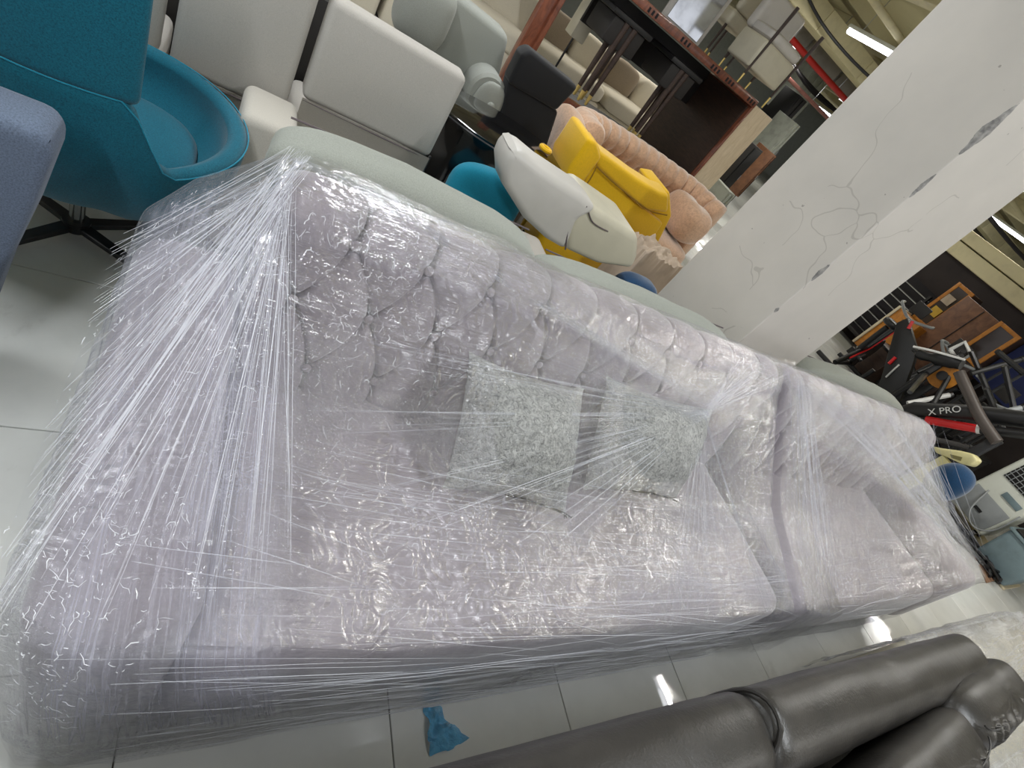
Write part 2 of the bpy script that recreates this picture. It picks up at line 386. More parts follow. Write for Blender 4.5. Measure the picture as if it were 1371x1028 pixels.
# ================================================================== tufted sofas under film
def back_profile():
    pts=[]
    for k in range(120):                       # front face, rising to the crest
        z=.40+(.80-.40)*k/119; pts.append((.93+.17*(z-.45)+.0*z,z))
    c=(1.095,.822); 
    for k in range(1,60):
        a=PI-.28-(PI-.28+.0)*k/60+0; pts.append((c[0]+1*.104*math.cos(a),c[1]+.108*math.sin(a)))
    pts.append((1.203,.80)); pts.append((1.2,.5)); pts.append((1.2,.1))
    return np.array(pts)
def make_back(name,xa,xb,first,res,parent,shrink=1):
    P=back_profile(); 
    # uniform resample of the front/crest by arc length
    seg=np.r_[0,np.cumsum(np.hypot(*np.diff(P,axis=0).T))]
    s_end=seg[-3]; s=np.r_[np.linspace(0,s_end,int(s_end/res)),seg[-2],seg[-1]]
    Y=np.interp(s,seg,P[:,0]); Z=np.interp(s,seg,P[:,1])
    ty=np.gradient(Y,s); tz=np.gradient(Z,s); l=np.hypot(ty,tz); ny,nz=-tz/l,ty/l
    xs=np.r_[np.linspace(xa,xb,int((xb-xa)/res))]
    X,SS=np.meshgrid(xs,s,indexing='ij')
    zs=lambda z: float(np.interp(z,P[:130,1],seg[:130]))
    sA,sB,sC=zs(.875),zs(.705),zs(.525); dx=.18; n=int((xb-xa)/dx)+3
    A=[(first+dx*k,sA) for k in range(-1,n)]; Bb=[(first+.095+dx*k,sB) for k in range(-1,n)]; Cc=[(first+dx*k,sC) for k in range(-1,n)]
    segs=[]
    for k in range(n+1):
        segs+= [(A[k],Bb[k]),(Bb[k],Cc[k])]
        segs.append((A[k],(A[k][0]+.018,A[k][1]+.2))); segs.append((Cc[k],(Cc[k][0]-.012,0)))
        if k+1<=n: segs+=[(A[k+1],Bb[k]),(Bb[k],Cc[k+1])] if k+1<len(A) else []
    d=np.full(X.shape,9.)
    for (a,b) in segs:
        # a slight sag makes the pleats curve
        ax,ay=a;bx,by=b; L2=(bx-ax)**2+(by-ay)**2
        t=np.clip(((X-ax)*(bx-ax)+(SS-ay)*(by-ay))/L2,0,1)
        cx=ax+t*(bx-ax)+.010*np.sin(t*PI); cy=ay+t*(by-ay)
        d=np.minimum(d,np.hypot(X-cx,SS-cy))
    rb=np.full(X.shape,9.)
    btn=[p for p in A+Bb+Cc if xa+.04<p[0]<xb-.04]
    for p in btn: rb=np.minimum(rb,np.hypot(X-p[0],SS-p[1]))
    fade=1/(1+np.exp((SS-(sA+.17))/.012))
    disp=.016*(1-np.exp(-(d/.035)**1.3))-.024*np.exp(-(d/max(.0040,res*.9))**2)-.016*np.exp(-(rb/.02)**2)
    disp=disp*fade+.010*(1-fade)
    disp+=.006*(vn(X*9,SS*9)-.5)
    # rounded ends
    e=np.minimum(X-xa,xb-X); rd=np.clip(1-e/.05,0,1); endr=.05*(1-np.sqrt(np.clip(1-rd**2,0,1)))
    D=disp-endr
    G=np.stack([X,Y[None,:]+ny[None,:]*D,Z[None,:]+nz[None,:]*D],-1)
    bm=B(); V=grid(bm,G)
    for row in (V[0],V[-1]):
        c=bm.verts.new((row[0].co.x,1.08,.45))
        for a,b in zip(row,row[1:]): bm.faces.new((a,b,c))
    bo=obj(name,bm,M_mauve,parent,angle=80)
    # buttons
    bb=B(); 
    bmesh.ops.create_uvsphere(bb,u_segments=12,v_segments=6,radius=.0125)
    for v_ in bb.verts: v_.co.z*=.5
    finish(bb); bme=bpy.data.meshes.new('button'); bb.to_mesh(bme); bb.free(); bme.materials.append(M_mauve)
    for p in btn:
        y=float(np.interp(p[1],s,Y)); z=float(np.interp(p[1],s,Z)); a=float(np.interp(p[1],s,ny)); b=float(np.interp(p[1],s,nz))
        o=bpy.data.objects.new('button',bme); C.objects.link(o); o.parent=bo
        o.matrix_basis=Matrix.Translation((p[0],y-a*.004,z-b*.004))@Vector((0,a,b)).to_track_quat('Z','Y').to_matrix().to_4x4()
        o.matrix_parent_inverse=wm(bo).inverted()
    return bo
def film_sheet(name,keys,cols,rows,parent,m,amp=.006,uscale=1,smooth=4,sd=0,flow='x',label=None,nrmamp=1,fade=0):
    """keys: successive profiles (equal numbers of 3D points); cols: columns between keys; rows: rows between profile points"""
    K=[np.array(k,float) for k in keys]
    prof=[]
    for k in K:
        r=[]
        for i in range(len(k)-1):
            for t in np.arange(rows[i])/rows[i]: r.append(k[i]*(1-t)+k[i+1]*t)
        r.append(k[-1]); r=np.array(r)
        for _ in range(smooth):
            r[1:-1]=(r[:-2]+2*r[1:-1]+r[2:])/4
        prof.append(r)
    P=[]
    for i in range(len(prof)-1):
        for t in np.arange(cols[i])/cols[i]: P.append(prof[i]*(1-t)+prof[i+1]*t)
    P.append(prof[-1]); P=np.array(P)
    for _ in range(smooth): P[1:-1]=(P[:-2]+2*P[1:-1]+P[2:])/4
    du=np.linalg.norm(np.diff(P,axis=0),axis=2); U=np.r_[np.zeros((1,P.shape[1])),np.cumsum(du,0)]
    dv=np.linalg.norm(np.diff(P,axis=1),axis=2); V=np.c_[np.zeros((P.shape[0],1)),np.cumsum(dv,1)]
    if flow=='x': fu,fvv=U,np.tile(V.mean(0)[None,:],(P.shape[0],1))
    else: fu,fvv=V,np.tile(U.mean(1)[:,None],(1,P.shape[1]))
    Gu=np.gradient(P,axis=0); Gv=np.gradient(P,axis=1); Nn=np.cross(Gu,Gv); Nn/=np.linalg.norm(Nn,axis=2,keepdims=True)+1e-9
    wv=lambda a,b,o: 1-np.abs(2*vn(fu*a+o+sd,fvv*b+o*3+sd)-1)
    D=amp*(wv(2.1,22,0)*.7+wv(3.2,48,17)*.5+wv(5,95,31)*.28-.6)
    D+=amp*1.6*(vn(P[...,0]*7+sd,P[...,1]*7+P[...,2]*5)-.5)
    P=P+Nn*D[...,None]*nrmamp
    me=bpy.data.meshes.new(name); nu,nv=P.shape[:2]
    idx=np.arange(nu*nv).reshape(nu,nv)
    F=np.stack([idx[:-1,:-1],idx[1:,:-1],idx[1:,1:],idx[:-1,1:]],-1).reshape(-1,4)
    me.from_pydata(P.reshape(-1,3).tolist(),[],F.tolist())
    ul=me.uv_layers.new(name='flow'); lv=np.zeros(len(me.loops),int); me.loops.foreach_get('vertex_index',lv)
    st=np.stack([fu.reshape(-1)+sd,fvv.reshape(-1)+sd],-1)[lv]; ul.data.foreach_set('uv',st.reshape(-1).astype(np.float32))
    me.polygons.foreach_set('use_smooth',[True]*len(me.polygons))
    e=np.ones((nu,nv))
    if fade:
        du_=np.minimum(U,U[-1:]-U); dv_=np.minimum(V,V[:,-1:]-V); e=np.clip(np.minimum(du_,dv_)/fade-.25*vn(P[...,0]*14+P[...,2]*9,P[...,1]*14),0,1); e=e*e*(3-2*e)
    at_=me.attributes.new('thickness','FLOAT','POINT'); at_.data.foreach_set('value',e.reshape(-1).astype(np.float32))
    return obj(name,me,m,parent,label=label),P
def strands(pairs,parent,r=(.0006,.0018),sag=.006,m=None,name='film_fold',wob=.004,n=7):
    bm=B()
    for a,b in pairs:
        a=Vector(a);b=Vector(b); L=(b-a).length; pts=[]; o=Vector((random.random()*50,random.random()*50,0))
        for k in range(n):
            t=k/(n-1); p=a.lerp(b,t); p.z-=sag*4*t*(1-t)
            q=noise.noise_vector(o+p*5)*wob*(4*t*(1-t)); pts.append(p+q)
        rr=random.uniform(*r)
        tube(bm,smoothpts(pts,2),[rr*(.35+.65*math.sin(PI*min(1,max(0,(i+.5)/(2*n-1))))) for i in range(2*(n-1)+1)],4,False,.5)
    o=obj(name,bm,m or M_fold,parent,kind='stuff',label='bunched folds of clear stretch film, some laid as highlight streaks'); return o
U=random.uniform
# ---- sofa one (left arm)
SA=thing('tufted_sofa','long mauve button tufted sofa section with left arm, wrapped in clear film','sofa',(1.0,.7,0))
make_back('backrest',.145,2.10,.313,.0036,SA)
obj('seat',box(B(),(.13,.28,.09),(2.1,.99,.455),.07,5),M_mauve,SA)
obj('arm',box(B(),(-.082,.285,.07),(.135,1.19,.648),.075,6),M_mauve,SA)
obj('base_frame',box(B(),(-.05,.33,.03),(2.06,1.17,.1),.01),M_under,SA)
for x in (-.04,2.02):
    for y in (.35,1.1): obj('leg',tube(B(),[(x,y,0),(x,y,.04)],.022,10),M_black,SA)
yb=1.225
def crest(x,dz=0,f=(.62,.60),fe=(.255,.475),b=1.215):
    return [(x,b,.03),(x,b+.005,.84+dz),(x,1.165,.935+dz),(x,1.095,.965+dz),(x,1.02,.935+dz),(x,.975,.87+dz),(x,f[0],f[1]),(x,fe[0],fe[1]),(x,fe[0]-.008,.03),(x,.4,.02)]
keysA=[
 [(-.085,.7,.3)]*10,
 [(-.085,1.20,.03),(-.085,1.205,.655),(-.085,1.19,.66),(-.085,1.1,.662),(-.088,1.0,.662),(-.09,.9,.662),(-.098,.6,.662),(-.105,.33,.655),(-.105,.31,.03),(-.09,.4,.02)],
 [(.0,1.21,.03),(.0,1.215,.77),(.0,1.18,.80),(.0,1.1,.81),(.0,1.02,.79),(.0,.97,.775),(.0,.6,.69),(.0,.265,.660),(.0,.245,.03),(.0,.4,.02)],
 crest(.14,0,(.6,.72),(.258,.65)), crest(.45,0,(.62,.645),(.255,.535)), crest(1.1), crest(2.09),
 [(2.125,1.18,.05),(2.125,1.19,.82),(2.125,1.16,.91),(2.125,1.09,.93),(2.125,1.03,.91),(2.125,.98,.83),(2.125,.62,.56),(2.125,.28,.45),(2.125,.27,.05),(2.125,.4,.02)],
 [(2.12,.75,.3)]*10]
_,FPA=film_sheet('stretch_film',keysA,[24,16,24,60,130,200,10,24],[20,12,12,12,12,50,60,40,6],SA,M_film,.0042,sd=3,label='clear stretch film wound round the sofa, wrinkled and glossy')
K=Vector((1.59,.86,.80)); AP=Vector((.16,1.11,.972))
# diagonal band from the upper left corner down to the knot by the right end
film_sheet('film_band',[[(.16,1.2,.95),(.2,1.06,.975),(.24,.93,.89)],[(.9,1.2,.93),(.9,1.05,.97),(.9,.94,.88)],[(1.5,.96,.90),(1.55,.90,.84),(1.6,.85,.79)],[(1.72,1.0,.93),(1.75,.93,.88),(1.72,.84,.76)],[(2.1,1.16,.95),(2.12,1.03,.93),(2.12,.93,.70)]],[60,60,20,40],[26,26],SA,M_film2,.005,sd=11,fade=.06)
# left tent from the corner of the back over the arm
_,FPT=film_sheet('film_tent',[[(-.092,1.17,.67),(.02,1.17,.83),(.20,1.10,.978)],[(-.096,.9,.672),(.0,.93,.79),(.22,.98,.89)],[(-.105,.55,.672),(.0,.58,.72),(.26,.62,.72)],[(-.112,.31,.665),(0,.250,.668),(.28,.249,.60)],[(-.115,.30,.2),(.02,.243,.2),(.45,.243,.2)]],[50,60,60,40],[50,60],SA,M_film3,.006,sd=23,flow='x',fade=.09)
# skirt at the front left corner, hanging to the floor
film_sheet('film_skirt',[[(-.115,.75,.45),(-.12,.75,.2),(-.135,.75,.012)],[(-.115,.40,.5),(-.125,.39,.25),(-.145,.38,.012)],[(-.06,.285,.5),(-.065,.275,.25),(-.07,.27,.012)],[(.1,.248,.5),(.1,.243,.25),(.1,.245,.012)],[(.9,.245,.42),(.9,.24,.2),(.9,.255,.03)],[(2.1,.25,.42),(2.1,.245,.2),(2.1,.262,.05)]],[30,24,30,90,120],[16,20],SA,M_film,.004,sd=31)
pr=[]
for _ in range(42): pr.append((K+Vector((U(-.02,.02),U(-.02,.02),U(-.01,.01))),(U(1.72,2.1),U(.98,1.1),.965)))
for _ in range(60):
    y=U(.42,.9); x=U(.25,1.0); pr.append((K+Vector((0,U(-.03,.01),0)),(x,y,.665+(y-.62)*.65 if y>.6 else .60+.0*y)))
for _ in range(34):
    x=U(1.3,2.1); pr.append((K+Vector((U(-.02,.02),0,-.02)),(x,.26,.492)))
for _ in range(30): pr.append((AP+Vector((U(0,.15),0,-.005)),K+Vector((U(-.12,.05),U(-.0,.05),U(.0,.03)))))
strands(pr,SA,(.0004,.0011))
pr=[]
for _ in range(60):
    y=U(.3,1.1); pr.append((AP+Vector((U(-.02,.03),U(-.04,.02),.004)),(U(-.11,-.09),y,.68)))
for _ in range(60):
    t=U(0,1); x=U(-.08,.25); pr.append((AP.lerp(Vector((.14,.9,.88)),U(0,1)),(x,U(.24,.5),.70 if x<.12 else .66)))
strands(pr,SA,(.0003,.0009),.0)
pr=[]
for _ in range(300):
    x=U(-.05,1.9); L=U(.15,.8); k=U(0,1)**1.3
    def hp(x,k):
        # front edge band of the film, k=0 front face, 1 on the seat
        zt=np.interp(x,[0,.15,.45,1.1,2.1],[.672,.66,.545,.482,.48])
        if k<.35: return Vector((x,.242,.05+(zt-.05)*k/.35))
        q=(k-.35)/.65; z2=np.interp(x,[0,.15,.45,1.1,2.1],[.705,.735,.66,.625,.605]); return Vector((x,.252+.37*q,zt+(z2-zt)*q+.008))
    pr.append((hp(x,k),hp(min(2.1,x+L),min(1,max(0,k+U(-.09,.04))))))
strands(pr,SA,(.0004,.0012),0,wob=.003)  # whitish strands put highlight streaks along the front of the film
def squiggles(P,parent,patches,zmin=.3):
    """short white crumple edges that stand for sparkle on the film, in the patches where it is not pulled tight"""
    bm=B(); nu,nv=P.shape[:2]; Fp=P.reshape(-1,3)
    for (cx,cy,rx,ry,n,Ls) in patches:
        d=((Fp[:,0]-cx)/rx)**2+((Fp[:,1]-cy)/ry)**2
        ok=np.where((d<1)&(Fp[:,2]>zmin))[0]
        if not len(ok): continue
        for _ in range(n*2):
            k=int(ok[int(U(0,len(ok)-1))]); i,j=divmod(k,nv); ang=U(0,2*PI); pts=[]; p=Vector(P[i,j])
            ax=Vector(P[min(i+1,nu-1),j]-P[max(i-1,0),j]); ay=Vector(P[i,min(j+1,nv-1)]-P[i,max(j-1,0)])
            if ax.length<1e-6 or ay.length<1e-6: continue
            ax.normalize(); ay.normalize(); nm=ax.cross(ay)
            if nm.z<0: nm=-nm
            L=U(.2,1)**2*Ls*.8; st=random.randint(3,5); q=p+nm*.004
            for s_ in range(st):
                pts.append(q.copy()); ang+=U(-1.5,1.5); q=q+(ax*math.cos(ang)+ay*math.sin(ang))*(L/st)+nm*U(-.0015,.0015)
            rr=U(.0003,.0009)
            tube(bm,pts,[rr*(.3+.7*math.sin(PI*(k_+.6)/(len(pts)+.2))) for k_ in range(len(pts))],4,False,.45)
    return obj('film_sparkle',bm,M_crum,parent,kind='stuff',label='small white crumples standing for sparkle on the film')
squiggles(FPA,SA,[(.30,.93,.22,.13,170,.05),(.33,1.02,.16,.10,60,.05),(.22,.62,.14,.22,60,.06),(.7,.42,.35,.14,90,.05),(1.35,.50,.35,.2,170,.06),(1.75,.75,.25,.25,50,.05),(.5,.8,.2,.12,40,.04)])
squiggles(FPT,SA,[(-.0,.38,.12,.14,170,.04),(.02,.7,.14,.25,120,.04),(.05,1.0,.14,.12,70,.04)])
# ---- sofa two (right arm)
SB=thing('tufted_sofa','shorter mauve button tufted sofa section with right arm, film wrapped, beyond the column','sofa',(3.1,.7,0))
make_back('backrest',2.175,3.98,2.30,.0075,SB)
obj('seat',box(B(),(2.18,.27,.09),(3.80,.99,.445),.07,5),M_mauve,SB)
obj('arm',box(B(),(3.79,.262,.07),(4.03,1.19,.60),.075,6),M_mauve,SB)
obj('base_frame',box(B(),(2.22,.31,.03),(3.98,1.17,.1),.01),M_under,SB)
for x in (2.25,3.95):
    for y in (.35,1.1): obj('leg',tube(B(),[(x,y,0),(x,y,.04)],.022,10),M_black,SB)
keysB=[
 [(2.16,.75,.3)]*10,
 [(2.155,1.18,.05),(2.155,1.19,.82),(2.155,1.16,.92),(2.155,1.09,.94),(2.155,1.02,.92),(2.155,.97,.84),(2.155,.62,.60),(2.155,.27,.46),(2.155,.26,.05),(2.155,.4,.02)],
 crest(2.2), crest(3.2), crest(3.78,0,(.62,.68),(.258,.60)),
 [(4.0,1.21,.03),(4.0,1.215,.76),(4.0,1.17,.88),(4.0,1.10,.92),(4.0,1.03,.89),(4.0,.97,.83),(4.0,.62,.69),(4.02,.27,.62),(4.02,.26,.03),(4.0,.4,.02)],
 [(4.07,1.2,.03),(4.07,1.2,.60),(4.06,1.15,.63),(4.06,1.10,.64),(4.06,1.05,.64),(4.06,.98,.64),(4.06,.62,.63),(4.07,.3,.60),(4.07,.3,.03),(4.07,.4,.02)],
 [(4.07,.75,.3)]*10]
_,FPB=film_sheet('stretch_film',keysB,[20,10,110,60,26,14,20],[14,8,8,8,8,34,40,26,4],SB,M_film,.005,sd=43,label='clear stretch film wound round the sofa, milky with creases')
film_sheet('film_band',[[(2.16,1.06,.965),(2.2,.99,.92),(2.2,.86,.80)],[(3.0,1.1,.985),(3.0,.92,.84),(3.0,.75,.70)],[(3.7,1.08,.985),(3.7,.8,.81),(3.75,.5,.68)],[(4.09,1.1,.66),(4.11,.7,.66),(4.11,.30,.64)]],[60,60,30],[30,30],SB,M_film2,.006,sd=53,fade=.1)
film_sheet('film_band',[[(2.14,1.17,.93),(2.14,.97,.90),(2.14,.62,.63),(2.14,.25,.48),(2.14,.23,.1)],[(2.19,1.17,.95),(2.2,.96,.90),(2.21,.62,.625),(2.25,.23,.49),(2.25,.215,.1)],[(2.27,1.15,.98),(2.28,.96,.90),(2.32,.62,.62),(2.42,.225,.487),(2.42,.21,.1)]],[14,14],[24,60,60,30],SB,M_film2,.006,sd=61,fade=.03,flow='y')
pr=[]
for _ in range(50): 
    x=U(2.13,2.3); pr.append(((x,U(.98,1.08),.95),(x+U(0,.08),U(.24,.5),.50 if U(0,1)<.4 else .56)))
for _ in range(70):
    pr.append(((U(2.2,2.9),U(.9,1.05),.94),(U(3.6,4.05),U(.28,.8),.68)))
for _ in range(100):
    x=U(2.2,3.7); y=U(.22,.55); z=.485+(y-.24)*.33; pr.append(((x,y,z),(x+U(.15,.5),y+U(-.02,.03),z+.008)))
for _ in range(60): pr.append(((U(3.0,4.0),1.08,.97),(U(3.9,4.08),U(.4,1.0),.69)))
strands(pr,SB,(.0004,.0013),.002)
squiggles(FPB,SB,[(2.9,.5,.6,.25,110,.07),(3.8,.8,.28,.3,110,.07),(2.6,.95,.4,.15,50,.06)])
# gap between the sections: film tails
# ---- scatter cushions
def pillow(name,label,c00,c10,c11,c01,th,grp,seed):
    "pillow through four corners (tl,tr,br,bl)"
    t=thing(name,label,'cushion',tuple((Vector(c01)+Vector(c11))/2),0,grp)
    c00,c10,c11,c01=map(Vector,(c00,c10,c11,c01)); nrm=(c10-c00).cross(c01-c00).normalized()*-1
    n=70; bm=B(); side=[]
    for sg in (1,-1):
        G=np.zeros((n+1,n+1,3))
        for i in range(n+1):
            for j in range(n+1):
                a,b=i/n,j/n
                # concave edges
                ea=a*2-1; eb=b*2-1
                pa=.5+.5*ea*(1-.10*(1-eb*eb)); pb=.5+.5*eb*(1-.10*(1-ea*ea))
                p=(c00*(1-pa)+c10*pa)*(1-pb)+(c01*(1-pa)+c11*pa)*pb
                h=th*((1-ea**2)**.62)*((1-eb**2)**.62)*.5
                h+=.011*min(1,h/th*4)*(noise.noise(p*18+Vector((seed,0,0)))+.6*noise.noise(p*45))
                G[i,j]=p+nrm*sg*h
        V=grid(bm,G)
    bmesh.ops.remove_doubles(bm,verts=bm.verts,dist=1e-4)
    obj('cover',bm,M_silver,t,angle=75)
    # dark piping / zip along the bottom edge
    pts=[]
    for k in range(13):
        a=k/12; ea=a*2-1; pb=1-.05*(1-ea*ea); p=(c00*(1-a)+c10*a)*(1-pb)+(c01*(1-a)+c11*a)*pb; pts.append(p+Vector((0,0,-.006)))
    obj('piping',tube(B(),pts[6:],.0035,6),M_under,t,label='dark zip piping along the lower edge')
    # tassel ends of the piping
    bm=B()
    for k in range(5): tube(bm,[c11+Vector((0,0,-.004)),c11+Vector((U(-.006,.02),U(-.02,-.005),U(-.012,.0)))],.0018,5)
    obj('thread_tuft',bm,M_under,t)
pillow('scatter_cushion','silver crushed velvet cushion, the left and fully visible one of two on the sofa',at(628,470,y=.90),at(782,520,y=.89),at(757,686,z=.51),at(592,654,z=.51),.26,'silver cushions on the sofa',1)
pillow('scatter_cushion','silver crushed velvet cushion behind the gathered film, right of its twin',at(812,503,y=.91),at(955,548,y=.91),at(905,668,z=.51),at(780,656,z=.51),.25,'silver cushions on the sofa',9)

# ================================================================== dark leather sofa, seen from behind and above
L=thing('leather_sofa','dark grey leather sofa in the lower right corner, seen from above its back','sofa',(1.3,-.4,0))
def lback(xa,xb):
    n=60; G=[]
    prof=[(.035,.05),(.045,.4),(.062,.64),(.062,.70),(.048,.742),(.015,.762),(-.03,.765),(-.075,.752),(-.108,.715),(-.125,.62),(-.13,.42)]
    pp=smoothpts([(0,a,b) for a,b in prof],5)
    for i in range(n+1):
        t=i/n; x=xa+(xb-xa)*t; e=min(t,1-t)*(xb-xa); sh=.018*max(0,1-e/.05)**2
        row=[]
        for k,p in enumerate(pp):
            nz_=noise.noise(Vector((x*3,p.y*14,p.z*6)))*.004+noise.noise(Vector((x*12,p.y*20,p.z*20)))*.0015
            s_=1-sh*4
            row.append((x,-.02+(p.y+.02)*s_+nz_,p.z-sh+nz_))
        G.append(row)
    bm=B(); V=grid(bm,np.array(G))
    for row in (V[0],V[-1]):
        bm.faces.new(row)
    return bm
obj('back_panel',lback(-1.2,1.175),M_leather,L,angle=70)
obj('back_panel',lback(1.178,2.66),M_leather,L,angle=70)
obj('seam_piping',tube(B(),smoothpts([(1.1765,.052,.3),(1.1765,.062,.66),(1.1765,.035,.764),(1.1765,-.03,.772),(1.1765,-.09,.69)],4),.006,8),M_leather,L)
obj('seat_base',box(B(),(-1.2,-.98,.08),(2.62,-.10,.40),.04,3),M_leather,L)
for x in (-1.1,2.5):
    for y in (-.9,-.02): obj('leg',tube(B(),[(x,y,0),(x,y,.09)],.025,10),M_black,L)
def puff(c,size,rz,seed,tilt=0):
    from mathutils import Euler
    M=Euler((tilt,0,rz)).to_matrix().to_4x4(); bm=B(); 
    pad(bm,(0,0,0),size,.55,.62,110,44,None,.008,5,seed)
    sx,sy,sz=size
    for v_ in bm.verts:
        x,y,z=v_.co
        if y<0:
            # gathered pleats running down the lower face from the seam
            kk=max(0,min(1,(-y/(sy/2)-.1)/.5)); fz=max(0,1-abs(z)/(sz*.5))
            g=abs(math.sin(x*46+seed+2.0*noise.noise(Vector((x*9,seed,0)))))**.6
            v_.co.y+=.034*kk*(1-g)*(.5+.5*fz); v_.co.z-=.018*kk*(1-g)
    bmesh.ops.transform(bm,matrix=Matrix.Translation(c)@M,verts=bm.verts)
    o=obj('headrest_cushion',bm,M_leather,L,angle=80)
    pts=[]
    for k in range(25):
        a=-PI*.06-PI*.88*k/24; f=lambda q,p: math.copysign(abs(q)**p,q)
        pts.append(Matrix.Translation(c)@M@Vector((sx/2*f(math.cos(a),.55)*.92,sy/2*f(math.sin(a),.55)*.55+.0,sz*.43)))
    obj('seam',tube(B(),pts,.0025,5),M_black,o)
puff(Vector((1.80,-.215,.665)),(.84,.19,.23),.07,2)
puff(Vector((2.52,-.145,.665)),(.74,.20,.25),.05,6)
for xa,xb in ((-1.1,-.1),(-.08,.6),(.62,1.3),(1.32,2.0),(2.02,2.6)):
    bm=pad(B(),((xa+xb)/2,-.6,.43),(xb-xa,.72,.16),.3,.5,50,16,None,.006,4,xa); obj('seat_cushion',bm,M_leather,L)
# film wrapped cream bale in the lower right corner
t=thing('wrapped_mattress','cream upholstered piece wrapped in crumpled film at the lower right edge','furniture',(3.3,-.35,0))
obj('upholstered_block',box(B(),(2.72,-.9,.02),(4.6,.10,.50),.06,4),M_ivory,t)
film_sheet('film_wrap',[[(2.69,-.9,.05),(2.69,-.9,.53),(2.69,-.4,.535),(2.69,.11,.53),(2.69,.13,.05)],[(3.6,-.9,.05),(3.6,-.9,.53),(3.6,-.4,.535),(3.6,.11,.53),(3.6,.13,.05)],[(4.62,-.9,.05),(4.62,-.9,.53),(4.62,-.4,.535),(4.62,.11,.53),(4.62,.13,.05)]],[50,60],[10,40,40,20],t,M_filmc,.014,sd=77)
# blue scrap of film on the floor
bm=B(); G=np.zeros((26,20,3)); c=[at(566,943,z=0),at(582,950,z=0),at(626,990,z=0),at(574,1012,z=0)]
for i in range(26):
    for j in range(20):
        a,b=i/25,j/19; p=(c[0]*(1-a)+c[3]*a)*(1-b)+(c[1]*(1-a)+c[2]*a)*b
        h=.012+.022*(noise.noise(p*30)+.7*noise.noise(p*70)); G[i,j]=(p.x+.012*noise.noise(p*25+Vector((5,0,0))),p.y+.012*noise.noise(p*25),max(.002,h))
grid(bm,G); tag(obj('plastic_scrap',bm,M_bluefilm,angle=80),'crumpled scrap of blue plastic film lying on the tiled floor','scrap')
# ================================================================== behind the sofas
G1='pale grey-green sofa backs behind the film-wrapped sofa'
def cushion_roll(name,label,xa,xb,yc,zc,ry,rz_,seed,matl=M_grey,wr=.012,tilt=0,zb=.1,body=True,e=.35):
    t=thing(name,label,'sofa' if body else 'cushion',((xa+xb)/2,yc+.1,0) if body else ((xa+xb)/2,yc,zc-rz_))
    M=Matrix.Rotation(tilt,4,'Z')
    bm=B(); pad(bm,((xa+xb)/2,yc,zc),(xb-xa,ry*2,rz_*2),e,.75,90,26,M,wr,4.5,seed)
    obj('back_cushion' if body else 'cover',bm,matl,t,angle=80)
    pts=[]
    for k in range(21):
        x=-(xb-xa)*.46+(xb-xa)*.92*k/20; q=M@Vector((x,ry*.72,rz_*.68+.006*noise.noise(Vector((x*6,seed,0)))))
        pts.append(q+Vector(((xa+xb)/2,yc,zc)))
    obj('seam',tube(B(),pts,.003,5),M_seam,t)
    if body:
        obj('frame',box(B(),(xa+.03,yc-.055,zb),(xb-.03,yc+.06,zc-rz_*.6),.03,3),matl,t)
        obj('seat',box(B(),(xa+.04,yc+.06,zb),(xb-.04,yc+.27,.42),.05,3),matl,t)
        for x in (xa+.1,xb-.1): obj('leg',tube(B(),[(x,yc+.02,0),(x,yc+.02,zb+.02)],.02,8),M_black,t)
    return t
cushion_roll('sofa','pale grey-green linen sofa with a long slumping back cushion, behind the tufted sofa\'s left half',.13,.95,1.36,.825,.098,.10,3,tilt=-.05)
cushion_roll('sofa','pale grey-green linen sofa touching the left side of the column',.97,2.10,1.335,.80,.08,.085,5,tilt=-.02)
cushion_roll('sofa','pale grey-green linen sofa to the right of the column, behind the shorter tufted section',2.72,3.98,1.325,.83,.075,.10,8,tilt=-.03)
# cream ottoman end between teal chair and grey cushion
t=thing('armless_chair','cream upholstered low seat between the teal swivel chair and grey-green cushion','chair',(.13,2.0,0))
obj('seat',box(B(),(.085,1.99,.02),(.275,2.27,.60),.035,4),M_cream,t); obj('base_frame',box(B(),(.10,2.0,.0),(.26,2.25,.10),.01),M_dark,t)
obj('zip_tab',tube(B(),smoothpts([(.19,1.986,.44),(.21,1.984,.475),(.24,1.986,.47)],5),.003,6),M_seam,t)
# slip covered chairs in a row
def slip_chair(xa,xb,zt,zs,label,y=2.3,depth=.12,lean=0):
    t=thing('slipcovered_chair',label,'chair',((xa+xb)/2,y+.3,0),0,None)
    bm=box(B(),(xa+.008,y,zs),(xb-.008,y+depth,zt),.028,4)
    for v_ in bm.verts: v_.co.y+=.05*max(0,(v_.co.z-zs))+.006*noise.noise(v_.co*5)
    obj('backrest',bm,M_slip,t)
    bm=B(); n=30; Gd=np.zeros((n,14,3))
    for i in range(n):
        for j in range(14):
            x=xa+.012+(xb-xa-.024)*i/(n-1); z=.05+(zs+.01-.05)*j/13; Gd[i,j]=(x,y-.006+.01*noise.noise(Vector((x*4,z*2,3)))-.012*(1-j/13),z)
    grid(bm,Gd); 
    r=bmesh.ops.solidify(bm,geom=list(bm.faces),thickness=.004)
    obj('skirt',bm,M_cream,t,label='plain skirt hanging below the back seam')
    obj('seat',box(B(),(xa+.01,y+.05,.1),(xb-.01,y+.58,.47),.04,3),M_slip,t)
    tube_=tube(B(),[(xa+.015,y-.004,zs),((xa+xb)/2,y-.006,zs),(xb-.015,y-.004,zs)],.003,5); obj('seam',tube_,M_seam,t)
    bm=B(); box(bm,(xb-.016,y-.008,zs-.09),(xb-.006,y+.004,zs+.02),.002,1); obj('zip',bm,M_dsteel,t)
    for x in (xa+.04,xb-.04):
        for yy in (y+.05,y+.5): obj('leg',box(B(),(x-.015,yy-.015,0),(x+.015,yy+.015,.12)),M_black,t)
    return t
